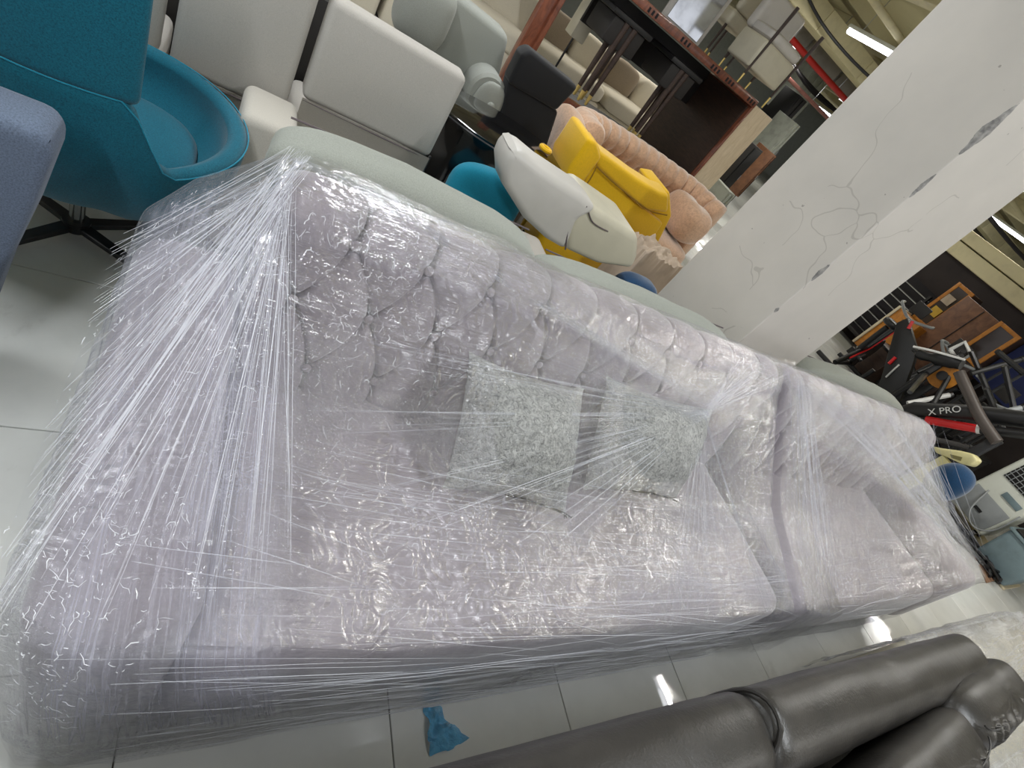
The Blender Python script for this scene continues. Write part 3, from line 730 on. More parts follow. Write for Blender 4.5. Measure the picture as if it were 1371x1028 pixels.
slip_chair(.268,.85,.985,.61,'off-white slipcovered chair back nearest the black table, rightmost of three')
slip_chair(-.165,.245,1.10,.505,'off-white slipcovered chair back in the middle of the row of three')
slip_chair(-.62,-.185,1.12,.50,'off-white slipcovered chair back partly hidden by the teal chair, leftmost of three')
obj_=thing('gap_backing_board','dark board added behind the slipcovered chairs to blacken the gaps between them','board',(.1,2.5,0)); obj('board',box(B(),(-.7,2.92,0),(.86,2.96,.82),.003),M_dark,obj_); obj('foot',box(B(),(-.6,2.87,0),(.8,3.01,.03),.003),M_black,obj_)  # added backing that keeps the gaps between the chairs dark

# ---- teal swivel chair
hub=Vector((-.30,1.86,0)); fw=Vector((.88,.47,0)).normalized(); rt=Vector((fw.y,-fw.x,0))
t=thing('swivel_chair','teal upholstered lounge chair on a dark four-star metal base','chair',tuple(hub))
def shell(r0,scale,zoff):
    n,mv=72,26; Gd=np.zeros((n,mv,3))
    for i in range(n):
        th=2*PI*i/n                       # 0 = forward
        c_,s_=math.cos(th),math.sin(th); back=max(0,-c_)
        q0=min(1,max(0,(.16-c_)/.34)); rim=.535+.205*q0*q0*(3-2*q0)+.03*max(0,c_)
        for j in range(mv):
            q=j/(mv-1); 
            rr=(.10+.275*math.sin(min(1,q*1.15)*PI/2)**.9+.03*q)*scale
            z=.24+zoff+(rim-.24-zoff)*q**1.5
            p=hub+fw*(rr*c_*1.04)+rt*(rr*s_*1.02)
            Gd[i,j]=(p.x,p.y,z)
    return Gd
bm=B(); Ga=shell(0,1,0); Gb=shell(0,.86,.10); V1=grid(bm,Ga,closed_u=True); V2=grid(bm,Gb,closed_u=True)
n=len(V1)
for i in range(n): 
    a,b,c_,d=V1[i][-1],V1[(i+1)%n][-1],V2[(i+1)%n][-1],V2[i][-1]
    m1=bm.verts.new((a.co+d.co)/2+Vector((0,0,.018))) if i==0 else mprev
    if i==0: mfirst=m1
    m2=mfirst if i==n-1 else bm.verts.new((b.co+c_.co)/2+Vector((0,0,.018)))
    bm.faces.new((a,b,m2,m1)); bm.faces.new((m1,m2,c_,d)); mprev=m2
for Vv in (V1,V2): bm.faces.new([Vv[i][0] for i in range(n)])
obj('shell',bm,M_teal,t,angle=85)
pts=[Vector(Ga[i,-1])+Vector((0,0,.006)) for i in list(range(72))+[0]]
obj('rim_seam',tube(B(),pts,.0022,5),M_teal2,t,label='light seam along the shell rim')
obj('seat_cushion',pad(B(),hub+Vector((0,0,.40))+fw*.04,(.52,.52,.14),.8,.6,40,16),M_teal,t)
# tall back, wrapped round the rear
bm=B(); n=40; Gd=[]
def backpt(a,z,off):
    rr=.372+off+.05*(z-.7); return hub+fw*(-rr*math.cos(a)*1.02-.03*(z-.7))+rt*(rr*math.sin(a))+Vector((0,0,z))
a0,a1=-1.3,1.5
outer=[[backpt(a0+(a1-a0)*i/n,.735+.52*j/18,.035) for j in range(19)] for i in range(n+1)]
inner=[[backpt(a0+(a1-a0)*i/n,.735+.52*j/18,-.055) for j in range(19)] for i in range(n+1)]
def shellslab(bm,o_,i_,):
    O=grid(bm,np.array(o_)); I=grid(bm,np.array(i_)); nu,nv=len(O),len(O[0])
    for i in range(nu-1):
        bm.faces.new((O[i][0],O[i+1][0],I[i+1][0],I[i][0])); bm.faces.new((O[i][-1],O[i+1][-1],I[i+1][-1],I[i][-1]))
    for j in range(nv-1):
        bm.faces.new((O[0][j],O[0][j+1],I[0][j+1],I[0][j])); bm.faces.new((O[-1][j],O[-1][j+1],I[-1][j+1],I[-1][j]))
    bmesh.ops.recalc_face_normals(bm,faces=bm.faces)
    bmesh.ops.bevel(bm,geom=[e for e in bm.edges if e.calc_face_angle(0)>.9],offset=.02,segments=3,profile=.5,affect='EDGES')
shellslab(bm,outer,inner); obj('backrest',bm,M_teal,t,angle=60,label='tall padded back panel overlapping the shell')
obj('column',cyl(B(),hub+Vector((0,0,.05)),hub+Vector((0,0,.26)),.022,16),M_chrome,t)
obj('hub',cyl(B(),hub+Vector((0,0,.03)),hub+Vector((0,0,.065)),.04,16),M_dsteel,t)
for tgt in (at(176,362,z=.0),at(10,334,z=0),at(30,258,z=0)):
    d=(tgt-hub).normalized(); d=d*.36
    bm=B(); sd_=Vector((-d.y,d.x,0)).normalized()
    prism(bm,[hub+sd_*.022+Vector((0,0,.035)),hub-sd_*.022+Vector((0,0,.035)),hub+d-sd_*.014+Vector((0,0,.012)),hub+d+sd_*.014+Vector((0,0,.012))],(0,0,.022),.003,1)
    obj('leg',bm,M_dsteel,t)
bm=B(); d=Vector((.30,.20,0)); sd_=Vector((-d.y,d.x,0)).normalized(); prism(bm,[hub+sd_*.022+Vector((0,0,.035)),hub-sd_*.022+Vector((0,0,.035)),hub+d-sd_*.014+Vector((0,0,.012)),hub+d+sd_*.014+Vector((0,0,.012))],(0,0,.022),.003,1); obj('leg',bm,M_dsteel,t)

# ---- blue-grey tweed chair at the left edge
t=thing('tub_chair','blue-grey speckled tweed chair back cut off by the left edge','chair',(-.75,1.0,0))
pl=[at(u,v,y=1.30) for u,v in ((-260,330),(0,395),(30,318),(62,252),(95,168),(80,140),(0,109),(-260,40))]
bm=prism(B(),pl,(0,-.13,0),.022,3)
obj('backrest',bm,M_blue,t,angle=60)
obj('seat',box(B(),(-1.0,.75,.2),(-.52,1.17,.42),.05,4),M_blue,t)
for x in (-.96,-.56):
    for y in (.8,1.14): obj('leg',tube(B(),[(x,y,0),(x,y,.21)],[.012,.02],8),M_black,t)

# ---- grey wing armchair with scroll arm
t=thing('wing_armchair','mid-grey wing armchair with a rolled scroll arm, behind the slipcovered chairs','armchair',(1.05,3.7,0))
bm=prism(B(),[at(500,-60,y=3.5),at(560,-50,y=3.5),at(683,50,y=3.5),at(662,135,y=3.5),at(628,120,y=3.5),at(560,60,y=3.5)],(0,.22,0),.04,4)
obj('backrest',bm,M_wing,t,angle=60)
obj('wing',pad(B(),at(568,12,y=3.42),(.30,.30,.36),.6,.6,40,20,None,.01,4,3),M_wing,t)
a=at(652,128,y=3.32)
obj('arm',tube(B(),[(a.x,3.32,a.z),(a.x,3.34,a.z),(a.x,4.0,a.z)],[.105,.122,.122],24),M_wing,t)
obj('arm_facing',pad(B(),(a.x+.02,3.31,a.z-.11),(.20,.06,.40),.7,.7,30,16),M_wing,t)
obj('button',pad(B(),(a.x+.035,3.275,a.z-.035),(.055,.03,.055),1,1,16,8),M_wing,t)
obj('arm_panel',box(B(),(a.x-.07,3.34,.12),(a.x+.09,4.05,a.z),.03,3),M_wing,t)
obj('seat',pad(B(),(a.x-.42,3.45,.52),(.78,.62,.17),.35,.5,40,14),M_wing,t)
obj('base_frame',box(B(),(a.x-.85,3.2,.14),(a.x+.05,3.7,.45),.03,3),M_wing,t)
for x in (a.x-.8,a.x+.02):
    for y in (3.28,3.62): obj('leg',tube(B(),[(x,y,0),(x,y,.14)],[.014,.022],8),M_black,t)

# ---- black gloss drum table
t=thing('drum_table','black gloss oval table with a dark drum base, beside the white chair','table',(1.32,2.75,0))
bm=B(); n=48; c0=Vector((1.31,2.78,0))
def ell(z,a,b): return [Vector((c0.x+a*math.cos(2*PI*k/n),c0.y+b*math.sin(2*PI*k/n),z)) for k in range(n)]
def loft(rings):
    bm=B(); R=[[bm.verts.new(p) for p in r] for r in rings]; m_=len(R[0])
    for a,b in zip(R,R[1:]):
        for k in range(m_): bm.faces.new((a[k],a[(k+1)%m_],b[(k+1)%m_],b[k]))
    bm.faces.new(R[0][::-1]); bm.faces.new(R[-1]); return bm
obj('table_top',loft([ell(.715,.45,.29),ell(.72,.465,.305),ell(.745,.465,.305),ell(.75,.455,.295)]),M_blackgloss,t,angle=30)
obj('drum_base',loft([ell(.0,.38,.24),ell(.03,.40,.26),ell(.70,.44,.28),ell(.715,.44,.28)]),M_blackgloss,t,angle=30)
obj('rim_band',tube(B(),[Vector(p)+Vector((0,0,0)) for p in ell(.733,.469,.309)+[ell(.733,.469,.309)[0]]],.004,6),M_dsteel,t,label='dark steel rim band')
# ---- black fabric chair
t=thing('lounge_chair','black fabric lounge chair standing left of the tufted pink sofa','chair',(1.65,3.5,0))
bm=prism(B(),[at(700,72,y=3.25),at(712,68,y=3.25),at(775,118,y=3.25),at(745,150,y=3.25),at(680,112,y=3.25)],(0,.14,.0),.025,4); obj('headrest',bm,M_blkfab,t,angle=60)
bm=prism(B(),[at(682,108,y=3.27),at(748,150,y=3.27),at(730,205,y=3.27),at(668,175,y=3.27)],(0,.14,0),.02,3); obj('backrest',bm,M_blkfab,t,angle=60)
obj('seat',pad(B(),(1.60,3.36,.46),(.52,.44,.16),.4,.5,36,12),M_blkfab,t)
obj('arm',pad(B(),(1.34,3.40,.56),(.09,.4,.10),.5,.6,24,12),M_black,t); obj('arm',pad(B(),(1.88,3.40,.56),(.09,.4,.10),.5,.6,24,12),M_black,t)
obj('base_frame',box(B(),(1.38,3.18,.06),(1.84,3.6,.40),.03),M_blkfab,t)
obj('wheel_base',box(B(),(1.36,3.16,0),(1.86,3.6,.06),.01),M_black,t)
t=thing('tape_roll','small yellow roll lying on the rim of the black table','tape',(1.60,2.80,.75)); 
obj('ring',tube(B(),[Vector((1.60+.03*math.cos(a_),2.80+.03*math.sin(a_),.768)) for a_ in [2*PI*k/20 for k in range(21)]],.014,8),M_yel,t)
# ---- small bright teal chair back
t=thing('dining_chair','bright teal fabric chair showing only its rounded back behind the grey cushion','chair',(1.05,2.15,0))
obj('backrest',pad(B(),(1.035,2.03,.66),(.36,.12,.28),.7,.6,40,20,Matrix.Rotation(-.1,4,'Y')),M_teal2,t)
obj('seat',pad(B(),(1.06,2.2,.44),(.40,.36,.10),.5,.6,30,12),M_teal2,t)
for x in (.92,1.2):
    for y in (2.08,2.32): obj('leg',tube(B(),[(x,y,0),(x,y,.42)],[.010,.015],8),M_black,t)
# ---- white leatherette barrel chair
t=thing('barrel_chair','off-white leatherette armchair seen from behind, between teal and yellow chairs','armchair',(1.35,1.95,0))
Y0=1.80
o1=[at(u,v,y=Y0) for u,v in ((672,246),(671,222),(680,200),(695,198),(725,222),(780,258),(800,280),(772,292),(757,335),(730,318),(700,290))]
bm=prism(B(),o1,(0,.17,0),.035,5)
for v_ in bm.verts: v_.co.y-=.03*math.cos((v_.co.x-1.15)*4)
obj('backrest',bm,M_white,t,angle=60)
o2=[at(u,v,y=Y0+.01) for u,v in ((770,285),(790,274),(815,290),(857,318),(855,345),(848,362),(800,355),(757,336),(760,305))]
bm=prism(B(),o2,(0,.30,0),.035,5); obj('arm',bm,M_ivory,t,angle=60,label='lighter ivory armrest side')
obj('seam',tube(B(),smoothpts([at(u,v,y=Y0-.018) for u,v in ((786,276),(768,290),(760,310),(757,334))],5),.004,6),M_seam,t)
obj('seam',tube(B(),smoothpts([at(u,v,y=Y0+.004) for u,v in ((787,280),(794,298),(814,310))],5),.003,6),M_seam,t)
a=at(672,230,y=Y0); obj('seat',box(B(),(1.27,Y0+.1,.18),(1.66,Y0+.6,.45),.05,4),M_white,t)
for x in (1.31,1.62):
    for y in (Y0+.15,Y0+.55): obj('leg',tube(B(),[(x,y,0),(x,y,.19)],[.012,.02],8),M_black,t)
# ---- yellow wing chair seen from behind
t=thing('wing_chair','mustard yellow velvet wing chair seen from behind','armchair',(2.1,2.8,0))
Y1=2.6
bm=prism(B(),[at(u,v,y=Y1) for u,v in ((797,205),(775,262),(800,285),(868,330),(888,300),(840,262))],(0,.06,0),.015,3); obj('back_panel',bm,M_yel,t,angle=60)
bm=prism(B(),[at(u,v,y=Y1-.03) for u,v in ((789,186),(800,192),(806,212),(770,262),(752,262),(762,225))],(0,.30,0),.02,3); obj('wing',bm,M_yel,t,angle=60)
bm=prism(B(),[at(u,v,y=Y1-.02) for u,v in ((800,190),(806,204),(855,240),(884,258),(897,262),(895,286),(862,282),(800,226),(795,212))],(0,.17,0),.025,4); obj('backrest',bm,M_yel,t,angle=60)
bm=prism(B(),[at(u,v,y=Y1+.10) for u,v in ((880,255),(898,258),(900,290),(880,330),(870,300))],(0,.30,0),.02,3); obj('wing',bm,M_yel,t,angle=60)
obj('seam',tube(B(),smoothpts([at(u,v,y=Y1-.028) for u,v in ((799,223),(820,243),(848,266),(870,282),(893,288))],5),.005,6),mat('olive_seam',(140,104,10),.8),t)
obj('seam',tube(B(),smoothpts([at(u,v,y=Y1-.034) for u,v in ((799,223),(790,240),(778,256))],5),.004,6),bpy.data.materials['olive_seam'],t)
obj('seat',box(B(),(1.85,Y1+.08,.2),(2.45,Y1+.38,.45),.05,4),M_yel,t)
for x in (1.9,2.4):
    for y in (Y1+.12,Y1+.34): obj('leg',tube(B(),[(x,y,0),(x,y,.2)],[.012,.02],8),M_black,t)
# ---- beige-pink tufted sofa
t=thing('chesterfield_sofa','beige-pink velvet sofa with deep vertical button tufts, behind the yellow chair','sofa',(2.7,3.8,0))
path=smoothpts([Vector((2.12,3.35,0)),Vector((2.18,3.66,0)),Vector((2.55,3.80,0)),Vector((3.1,3.82,0)),Vector((3.55,3.70,0)),Vector((3.72,3.38,0))],24)
L_=[0]
for a,b in zip(path,path[1:]): L_.append(L_[-1]+(b-a).length)
prof=[(-.16,.30),(-.13,.45),(-.105,.60),(-.09,.70),(-.12,.78),(-.13,.84),(-.10,.90),(-.04,.925),(.03,.91),(.06,.86),(.06,.75),(.05,.12)]
pp=smoothpts([Vector((a,b,0)) for a,b in prof],5)
Gd=[]
for i,p in enumerate(path):
    tg=(path[min(i+1,len(path)-1)]-path[max(i-1,0)]).normalized(); nn=Vector((tg.y,-tg.x,0)); s_=L_[i]
    nn=-nn if nn.y>0 and abs(tg.x)>.5 else nn
    nn=Vector((tg.y,-tg.x,0)); row=[]
    for k,q in enumerate(pp):
        fr=k/len(pp); g=abs(math.sin(PI*s_/.125))**.5; amp=.035*math.exp(-((fr-.42)/.3)**2)
        db=math.exp(-((abs((s_/.125)%1-.0) if (s_/.125)%1<.5 else 1-(s_/.125)%1)*.125/.02)**2)*(math.exp(-((q.y-.74)/.03)**2)+math.exp(-((q.y-.56)/.03)**2))
        off=-q.x+amp*g-.03*db
        row.append(p+nn*off+Vector((0,0,q.y*1.0-.0+.012*g*(fr>.3))))
    Gd.append(row)
bm=B(); V=grid(bm,np.array([[tuple(c_) for c_ in r] for r in Gd]))
for row in (V[0],V[-1]): bm.faces.new(row)
obj('tufted_back',bm,M_pink,t,angle=85)
obj('seat',pad(B(),(2.95,3.42,.40),(1.3,.62,.24),.4,.5,40,14),M_pink,t)
a=at(925,290,y=3.3); obj('arm',pad(B(),(a.x+.04,3.40,a.z-.06),(.30,.50,.32),.6,.7,40,20,None,.02,5,2),M_pink,t,label='rolled arm end on the right')
a=at(762,178,y=3.3); obj('arm',pad(B(),(a.x+.03,3.42,a.z-.08),(.20,.42,.40),.6,.7,40,20,None,.015,5,4),M_pink,t,label='rolled arm end on the left')
obj('base_frame',box(B(),(2.25,3.2,.08),(3.6,3.75,.34),.04,3),M_pink,t)
for x in (2.3,3.5):
    for y in (3.25,3.65): obj('leg',tube(B(),[(x,y,0),(x,y,.09)],.02,8),M_black,t)
# ---- crumpled covers and a navy piece in front of the column
t=thing('folded_cover','crumpled beige cloth piled behind the yellow chair\'s right side','cloth',(2.35,2.45,0))
Gd=np.zeros((50,40,3))
for i in range(50):
    for j in range(40):
        x=2.18+.42*i/49; y=2.2+.3*j/39; e_=min(i,49-i,j,39-j)/6; Gd[i,j]=(x,y,min(1,e_)*(.70+.05*noise.noise(Vector((x*14,y*10,0)))+.03*noise.noise(Vector((x*40,y*30,4)))))
bm=B(); grid(bm,Gd); obj('cloth',bm,mat('beige_cloth',(186,168,150),.85),t,angle=85)
t=thing('navy_chair','navy velvet seat tucked between the beige cloth and the column','chair',(1.95,1.95,0))
obj('backrest',pad(B(),(1.93,1.83,.56),(.28,.16,.32),.6,.6,36,18),M_navy,t); obj('seat',box(B(),(1.78,1.9,.2),(2.08,2.2,.42),.04,3),M_navy,t)
for x in (1.8,2.05):
    for y in (1.92,2.18): obj('leg',tube(B(),[(x,y,0),(x,y,.2)],[.010,.015],8),M_black,t)

# ================================================================== wooden display unit at y = 5
t=thing('display_unit','large open red-brown wooden display frame holding dark tables','furniture',(3.45,5.4,0))
xL,xR,zT,zB_=2.20,4.71,1.60,.70
for yy in (5.0,):
    b=box(B(),(xL-.13,yy,0),(xL,yy+.10,2.6),.012,2); obj('post',b,M_wood,t)
    b=box(B(),(xL-.02,yy-.03,0),(xL+.03,yy+.03,2.6),.012,2); obj('post',b,M_wood,t)
tb_=obj('top_rail',box(B(),(xL,5.0,1.60),(xR,5.07,1.675),.005,2),M_wood,t)
for gx in (2.95,3.42,3.9,4.15,4.55):
    for k in range(3):
        x=gx+k*.05; obj('slot',box(B(),(x,4.994,1.615),(x+.022,5.002,1.655),.002,1),M_under,tb_)
obj('top_board',box(B(),(xL,5.07,1.62),(xR,6.3,1.66),.004),M_woodd,t)
obj('side_panel',box(B(),(xR-.03,5.0,.0),(xR,6.3,1.60),.004),M_wood,t)
obj('inner_panel',box(B(),(xR-.05,5.05,.0),(xR-.031,6.25,1.58)),M_woodd,t)
obj('back_valance',box(B(),(2.9,5.9,1.20),(xR-.06,5.94,1.6)),M_dark,t)
obj('bottom_rail',box(B(),(2.66,4.96,.60),(xR-.03,5.05,.69),.004),M_wood,t)
obj('bottom_board',box(B(),(2.66,5.05,.56),(xR-.05,5.75,.64),.004),M_dark,t)
obj('foot_panel',box(B(),(2.70,5.0,.0),(2.76,5.7,.56)),M_woodd,t)
# dark tables hanging upside: black aprons and brass tipped legs
def ptable(label,xa,xb,yc,zf,zt):
    q=thing('side_table',label,'table',((xa+xb)/2,yc,zf))
    obj('table_top',box(B(),(xa-.2,yc,zt),(xb+.2,yc+.5,zt+.05),.01),M_black,q)
    obj('apron',box(B(),(xa-.15,yc+.02,zt-.22),(xb+.15,yc+.48,zt),.02),M_dark,q)
    for x in (xa,xb):
        for yy in (yc+.03,yc+.16):
            lg=obj('leg',tube(B(),[(x,yy,zf+.1),(x,yy,zt)],[.022,.034],10),M_woodd,q)
            obj('brass_tip',tube(B(),[(x,yy,zf),(x,yy,zf+.1)],[.014,.0215],10),M_brass,lg)
ptable('dark side table with brass tipped legs, left one inside the display frame',2.93,3.03,5.1,.70,1.45)
ptable('dark side table with brass tipped legs, right one inside the display frame',3.74,3.81,5.1,.66,1.45)
# cream chairs standing on top
def topchair(label,x0_,rot,y0_=5.25):
    q=thing('cream_chair',label,'chair',(x0_,y0_+.2,1.66),rot)
    def b_(lo,hi,r,name,mm): obj(name,box(B(),lo,hi,r,3),mm,q,world=False)
    b_((-.24,-.22,.36),(.24,.22,.52),.04,'seat',M_ivory); b_((-.24,.14,.52),(.24,.24,1.05),.04,'backrest',M_ivory)
    for x in (-.21,.21):
        for y in (-.19,.19):
            lg=obj('leg',tube(B(),[(x,y,.09),(x,y,.37)],[.012,.018],8),M_woodd,q,world=False); obj('brass_tip',tube(B(),[(x,y,0),(x,y,.09)],[.008,.012],8),M_brass,lg,world=True).matrix_parent_inverse=Matrix()
topchair('cream chair with thin dark legs on the display frame, behind the box chair',4.62,PI+.1,5.95)
t=thing('cream_cabinet','cream box chair with dark slender legs standing at the right end of the display frame','chair',(4.72,5.4,1.66))
obj('seat_box',box(B(),(4.42,5.2,1.84),(4.98,5.65,2.12),.03,3),M_ivory,t); obj('backrest',box(B(),(4.40,5.55,2.12),(5.0,5.68,2.5),.05,4),M_white,t); obj('cushion',pad(B(),(4.70,5.4,2.17),(.56,.45,.12),.4,.5,30,12),M_white,t)
for x in (4.46,4.98):
    for y in (5.2,5.62):
        lg=obj('leg',tube(B(),[(x,y,1.78),(x+(.0),y,2.45 if y<5.3 else 1.86)],[.012,.02],8),M_woodd,t); obj('brass_tip',tube(B(),[(x,y,1.66),(x,y,1.78)],[.008,.012],8),M_brass,lg)
t=thing('mirror','mirror in a white frame leaning on top of the display unit','mirror',(3.95,5.9,1.66))
obj('frame',prism(B(),[(3.62,5.85,1.66),(4.24,5.85,1.66),(4.24,5.85,2.5),(3.62,5.85,2.5)],(0,.03,0),.004),M_white,t)
obj('glass',box(B(),(3.68,5.835,1.72),(4.18,5.849,2.44)),M_chrome,t)
# pale oak crate on the right of the unit
t=thing('oak_cabinet','tall pale oak board panelled cabinet on the right side of the display frame','cabinet',(4.88,5.4,0))
obj('body',box(B(),(4.725,5.02,.70),(5.06,6.0,1.64),.003),M_pale,t); obj('plinth',box(B(),(4.74,5.05,0),(5.04,5.9,.70),.003),M_dark,t)
# small white appliance and dark units beyond
def unit(name,label,cat,u0,v0,u1,v1,y,dep,mm,trim=None,split=0):
    a=at(u0,v0,y=y); b=at(u1,v1,y=y); xa,xb=sorted((a.x,b.x)); za,zb2=sorted((a.z,b.z)); za=max(za,.02)
    q=thing(name,label,cat,((xa+xb)/2,y+dep/2,0))
    obj('body',box(B(),(xa,y,za),(xb,y+dep,zb2),.008,2),mm,q)
    if za>.05: obj('plinth',box(B(),(xa+.03,y+.04,0),(xb-.03,y+dep-.02,za)),M_dark,q)
    if trim is not None:
        nn=max(1,split)
        for k in range(nn):
            w_=(xb-xa)/nn; dd=obj('door',box(B(),(xa+w_*k+.02,y-.018,za+.03),(xa+w_*(k+1)-.02,y-.001,zb2-.03),.003),trim,q)
            obj('handle',tube(B(),[(xa+w_*(k+.85),y-.03,(za+zb2)/2-.04),(xa+w_*(k+.85),y-.03,(za+zb2)/2+.04)],.006,6),M_steel,dd)
    return q
M_ugrey=mat('pale_grey_laminate',(160,164,154),.5)
M_ubrown=wood('cabinet_brown_wood',(90,58,40),(126,86,58),.5,(3,3,3))
unit('nightstand','small white cabinet with steel handle under the pale oak cabinet','cabinet',922,247,948,262,4.7,.35,M_white,M_greyp)
unit('appliance','small white and blue-grey box appliance beside the pink sofa\'s right end','appliance',934,272,950,276,4.3,.3,M_abs,M_slate)
unit('cabinet','pale grey two door cabinet beside the column at floor level','cabinet',948,288,985,262,6.2,.5,M_ugrey,M_ugrey,2)
unit('bookcase','tall black cabinet behind the pale oak cabinet','cabinet',960,270,1012,195,6.8,.5,M_dark,M_black,1)
unit('cabinet','brown wooden cabinet with a white handle near the column edge','cabinet',985,262,1040,210,7.6,.5,M_ubrown,M_woodd,2)
unit('wall_cabinet','light grey wide cabinet above the brown wooden one','cabinet',1003,232,1072,170,9.0,.6,M_ugrey,M_ugrey,2)
unit('tall_cabinet','black tall cabinet beneath the ceiling lamp, beyond the oak cabinet','cabinet',1022,200,1072,128,10.5,.6,M_black,M_dark,2)
unit('wardrobe','pale wardrobe far behind the black cabinet','cabinet',1040,150,1110,110,13,.6,M_ugrey,M_ugrey,3)
# cream sofas seen through the frame
def csofa(label,xa,xb,y,mm,seed):
    q=thing('cream_sofa',label,'sofa',((xa+xb)/2,y+.4,0))
    for fx in (xa+.1,xb-.1): obj('leg',box(B(),(fx-.03,y+.1,0),(fx+.03,y+.7,.09)),M_black,q)
    obj('front_panel',box(B(),(xa,y,.08),(xb,y+.75,.50),.04,3),mm,q)
    obj('seat_cushion',pad(B(),((xa+xb)/2,y+.38,.60),(xb-xa,.8,.24),.25,.45,50,16,None,.008,3,seed),mm,q)
    obj('backrest',box(B(),(xa,y+.72,.2),(xb,y+.95,1.05),.07,4),mm,q)
    bm=pad(B(),(xa+(xb-xa)*.30,y+.62,.86),((xb-xa)*.5,.22,.42),.5,.5,36,16,None,.01,4,seed); obj('back_cushion',bm,M_ubeige,q)
    bm=pad(B(),(xa+(xb-xa)*.78,y+.62,.86),((xb-xa)*.42,.22,.42),.5,.5,36,16,None,.01,4,seed+3); obj('back_cushion',bm,mm,q)
M_ubeige=fabric('taupe_fabric',(150,136,118),weave=200)
M_csofa=fabric('cream_boucle',(212,204,186),weave=160,speck=.05)
csofa('cream sofa with taupe back cushion, left one seen through the display frame',3.05,4.28,6.9,M_csofa,1)
csofa('cream sofa wrapped tightly, middle one seen through the display frame',4.33,5.45,6.9,M_csofa,5)
csofa('cream sofa with small pillow, right one seen through the display frame',5.5,6.6,6.9,M_csofa,9)
csofa('cream sofa behind the grey wing armchair, left of the display frame',1.2,2.9,6.3,M_csofa,13)
csofa('cream sofa in the top left beyond the chair row',.6,1.15,6.3,M_csofa,17)
t=thing('floor_lamp','pale square lamp shade hanging in the display frame','lamp',(3.1,6.2,0)); 
obj('lamp_shade',box(B(),(2.98,6.1,1.02),(3.16,6.3,1.6),.01),M_ivory,t); obj('pole',cyl(B(),(3.07,6.2,.02),(3.07,6.2,1.02),.012),M_black,t); obj('base',cyl(B(),(3.07,6.2,0),(3.07,6.2,.02),.13,24),M_black,t)

# ================================================================== ceiling services
for i,(x,y,Ln,z) in enumerate(TUBES):
    nm=['near the camera','over the leather sofa']
    lab={0:'ceiling tube light over the strip between the two sofa rows',1:'ceiling tube light past the leather sofa far to the right',2:'ceiling tube light beyond the air cooler',3:'ceiling tube light above the tub chair',4:'unseen tube light added as fill behind the viewer at the left',5:'unseen tube light added as fill above the leather sofa',6:'ceiling tube light above the slipcovered chairs',10:'ceiling tube light above the display unit',11:'ceiling tube light in front of the amber cabinets',12:'ceiling tube light above the wide grey cabinets',13:'ceiling tube light at the far left of the hall',7:'lit fluorescent tube above the column\'s left side, largest in view',8:'lit fluorescent tube right of the column',9:'lit fluorescent tube in the distance above the black cabinet'}[i]
    q=thing('ceiling_light',lab,'lamp',(x,y+Ln/2,z),0,'fluorescent ceiling tube lights')
    obj('housing',box(B(),(x-.06,y-.03,z+.02),(x+.06,y+Ln+.03,z+.07),.01),M_abs,q)
    obj('tube',cyl(B(),(x,y,z),(x,y+Ln,z),.045 if i<10 else .02,10),M_tubeon,q)
    for yy in (y+.2,y+Ln-.2): obj('suspension_rod',cyl(B(),(x,yy,z+.06),(x,yy,3.75),.006,6),M_steel,q)
# beams in both directions
for k,x in enumerate((3.2,6.3,9.4,12.5,15.6,18.7,21.8)):
    struct('trim_%d'%(10+k),box(B(),(x,-8,3.42),(x+.22,23.9,3.75),.01),M_beam)
for k,y in enumerate((8.2,10.6,13.2,16.2,19.5)):
    struct('trim_%d'%(20+k),box(B(),(-8,y,3.50),(28,y+.3,3.75),.01),M_wallc)
def pipe(name,label,pts,r,mm,hang=True):
    q=thing(name,label,'pipe',tuple(pts[0])); obj('pipe_run',tube(B(),pts,r,12),mm,q)
    if hang:
        a,b=Vector(pts[0]),Vector(pts[-1])
        for k in range(5):
            p=a.lerp(b,(k+.5)/5); obj('hanger',cyl(B(),p,(p.x,p.y,3.75),.008,6),M_steel,q)
pipe('sprinkler_pipe','bright red sprinkler pipe running under the ceiling beams',[(7.2,9.0,2.80),(9,9.0,2.78),(16,9.0,2.78)],.052,M_red)
pipe('thin_pipe','dark red thin pipe under the ceiling, above the red sprinkler pipe',[(5.6,8.9,3.35),(16,8.9,3.35)],.045,M_maroon)
pipe('cable_conduit','pinkish thin pipe low beside the distant lamp',[(11,11.6,2.62),(24,11.6,2.62)],.045,mat('pink_pipe',(176,120,110),.5))
pipe('cream_pipe','cream pipe between the ceiling lamp and the dark red pipe',[(5.6,6.5,3.28),(15,6.5,3.28)],.045,M_beam)
t=thing('air_duct','galvanised air duct running along the ceiling','duct',(12,10.2,3.2)); obj('duct_body',box(B(),(6.5,10.0,2.95),(24,10.6,3.35),.01),M_duct,t)
for k in range(14): obj('flange',box(B(),(6.9+k*1.25,9.97,2.92),(6.95+k*1.25,10.63,3.38)),M_steel,t)
t=thing('beam_casing','boxed cream service casing with joints under the ceiling','casing',(10,8.4,3.0)); 
for k in range(10): obj('casing_panel',box(B(),(6.1+k*1.5,8.15,2.96),(7.59+k*1.5,8.6,3.3),.01),M_beam,t)
t=thing('hanging_cable','thick black cable drooping across the ceiling','cable',(8,7,3.2)); obj('cable',tube(B(),smoothpts([(6.2,8.3,3.35),(7.4,8.0,3.05),(8.6,7.4,2.98),(10,6.6,3.12),(12,6,3.3)],6),.022,6),M_black,t)
t=thing('hanging_cable','bundle of dark cables above the distant lamp','cable',(13,12,3)); 
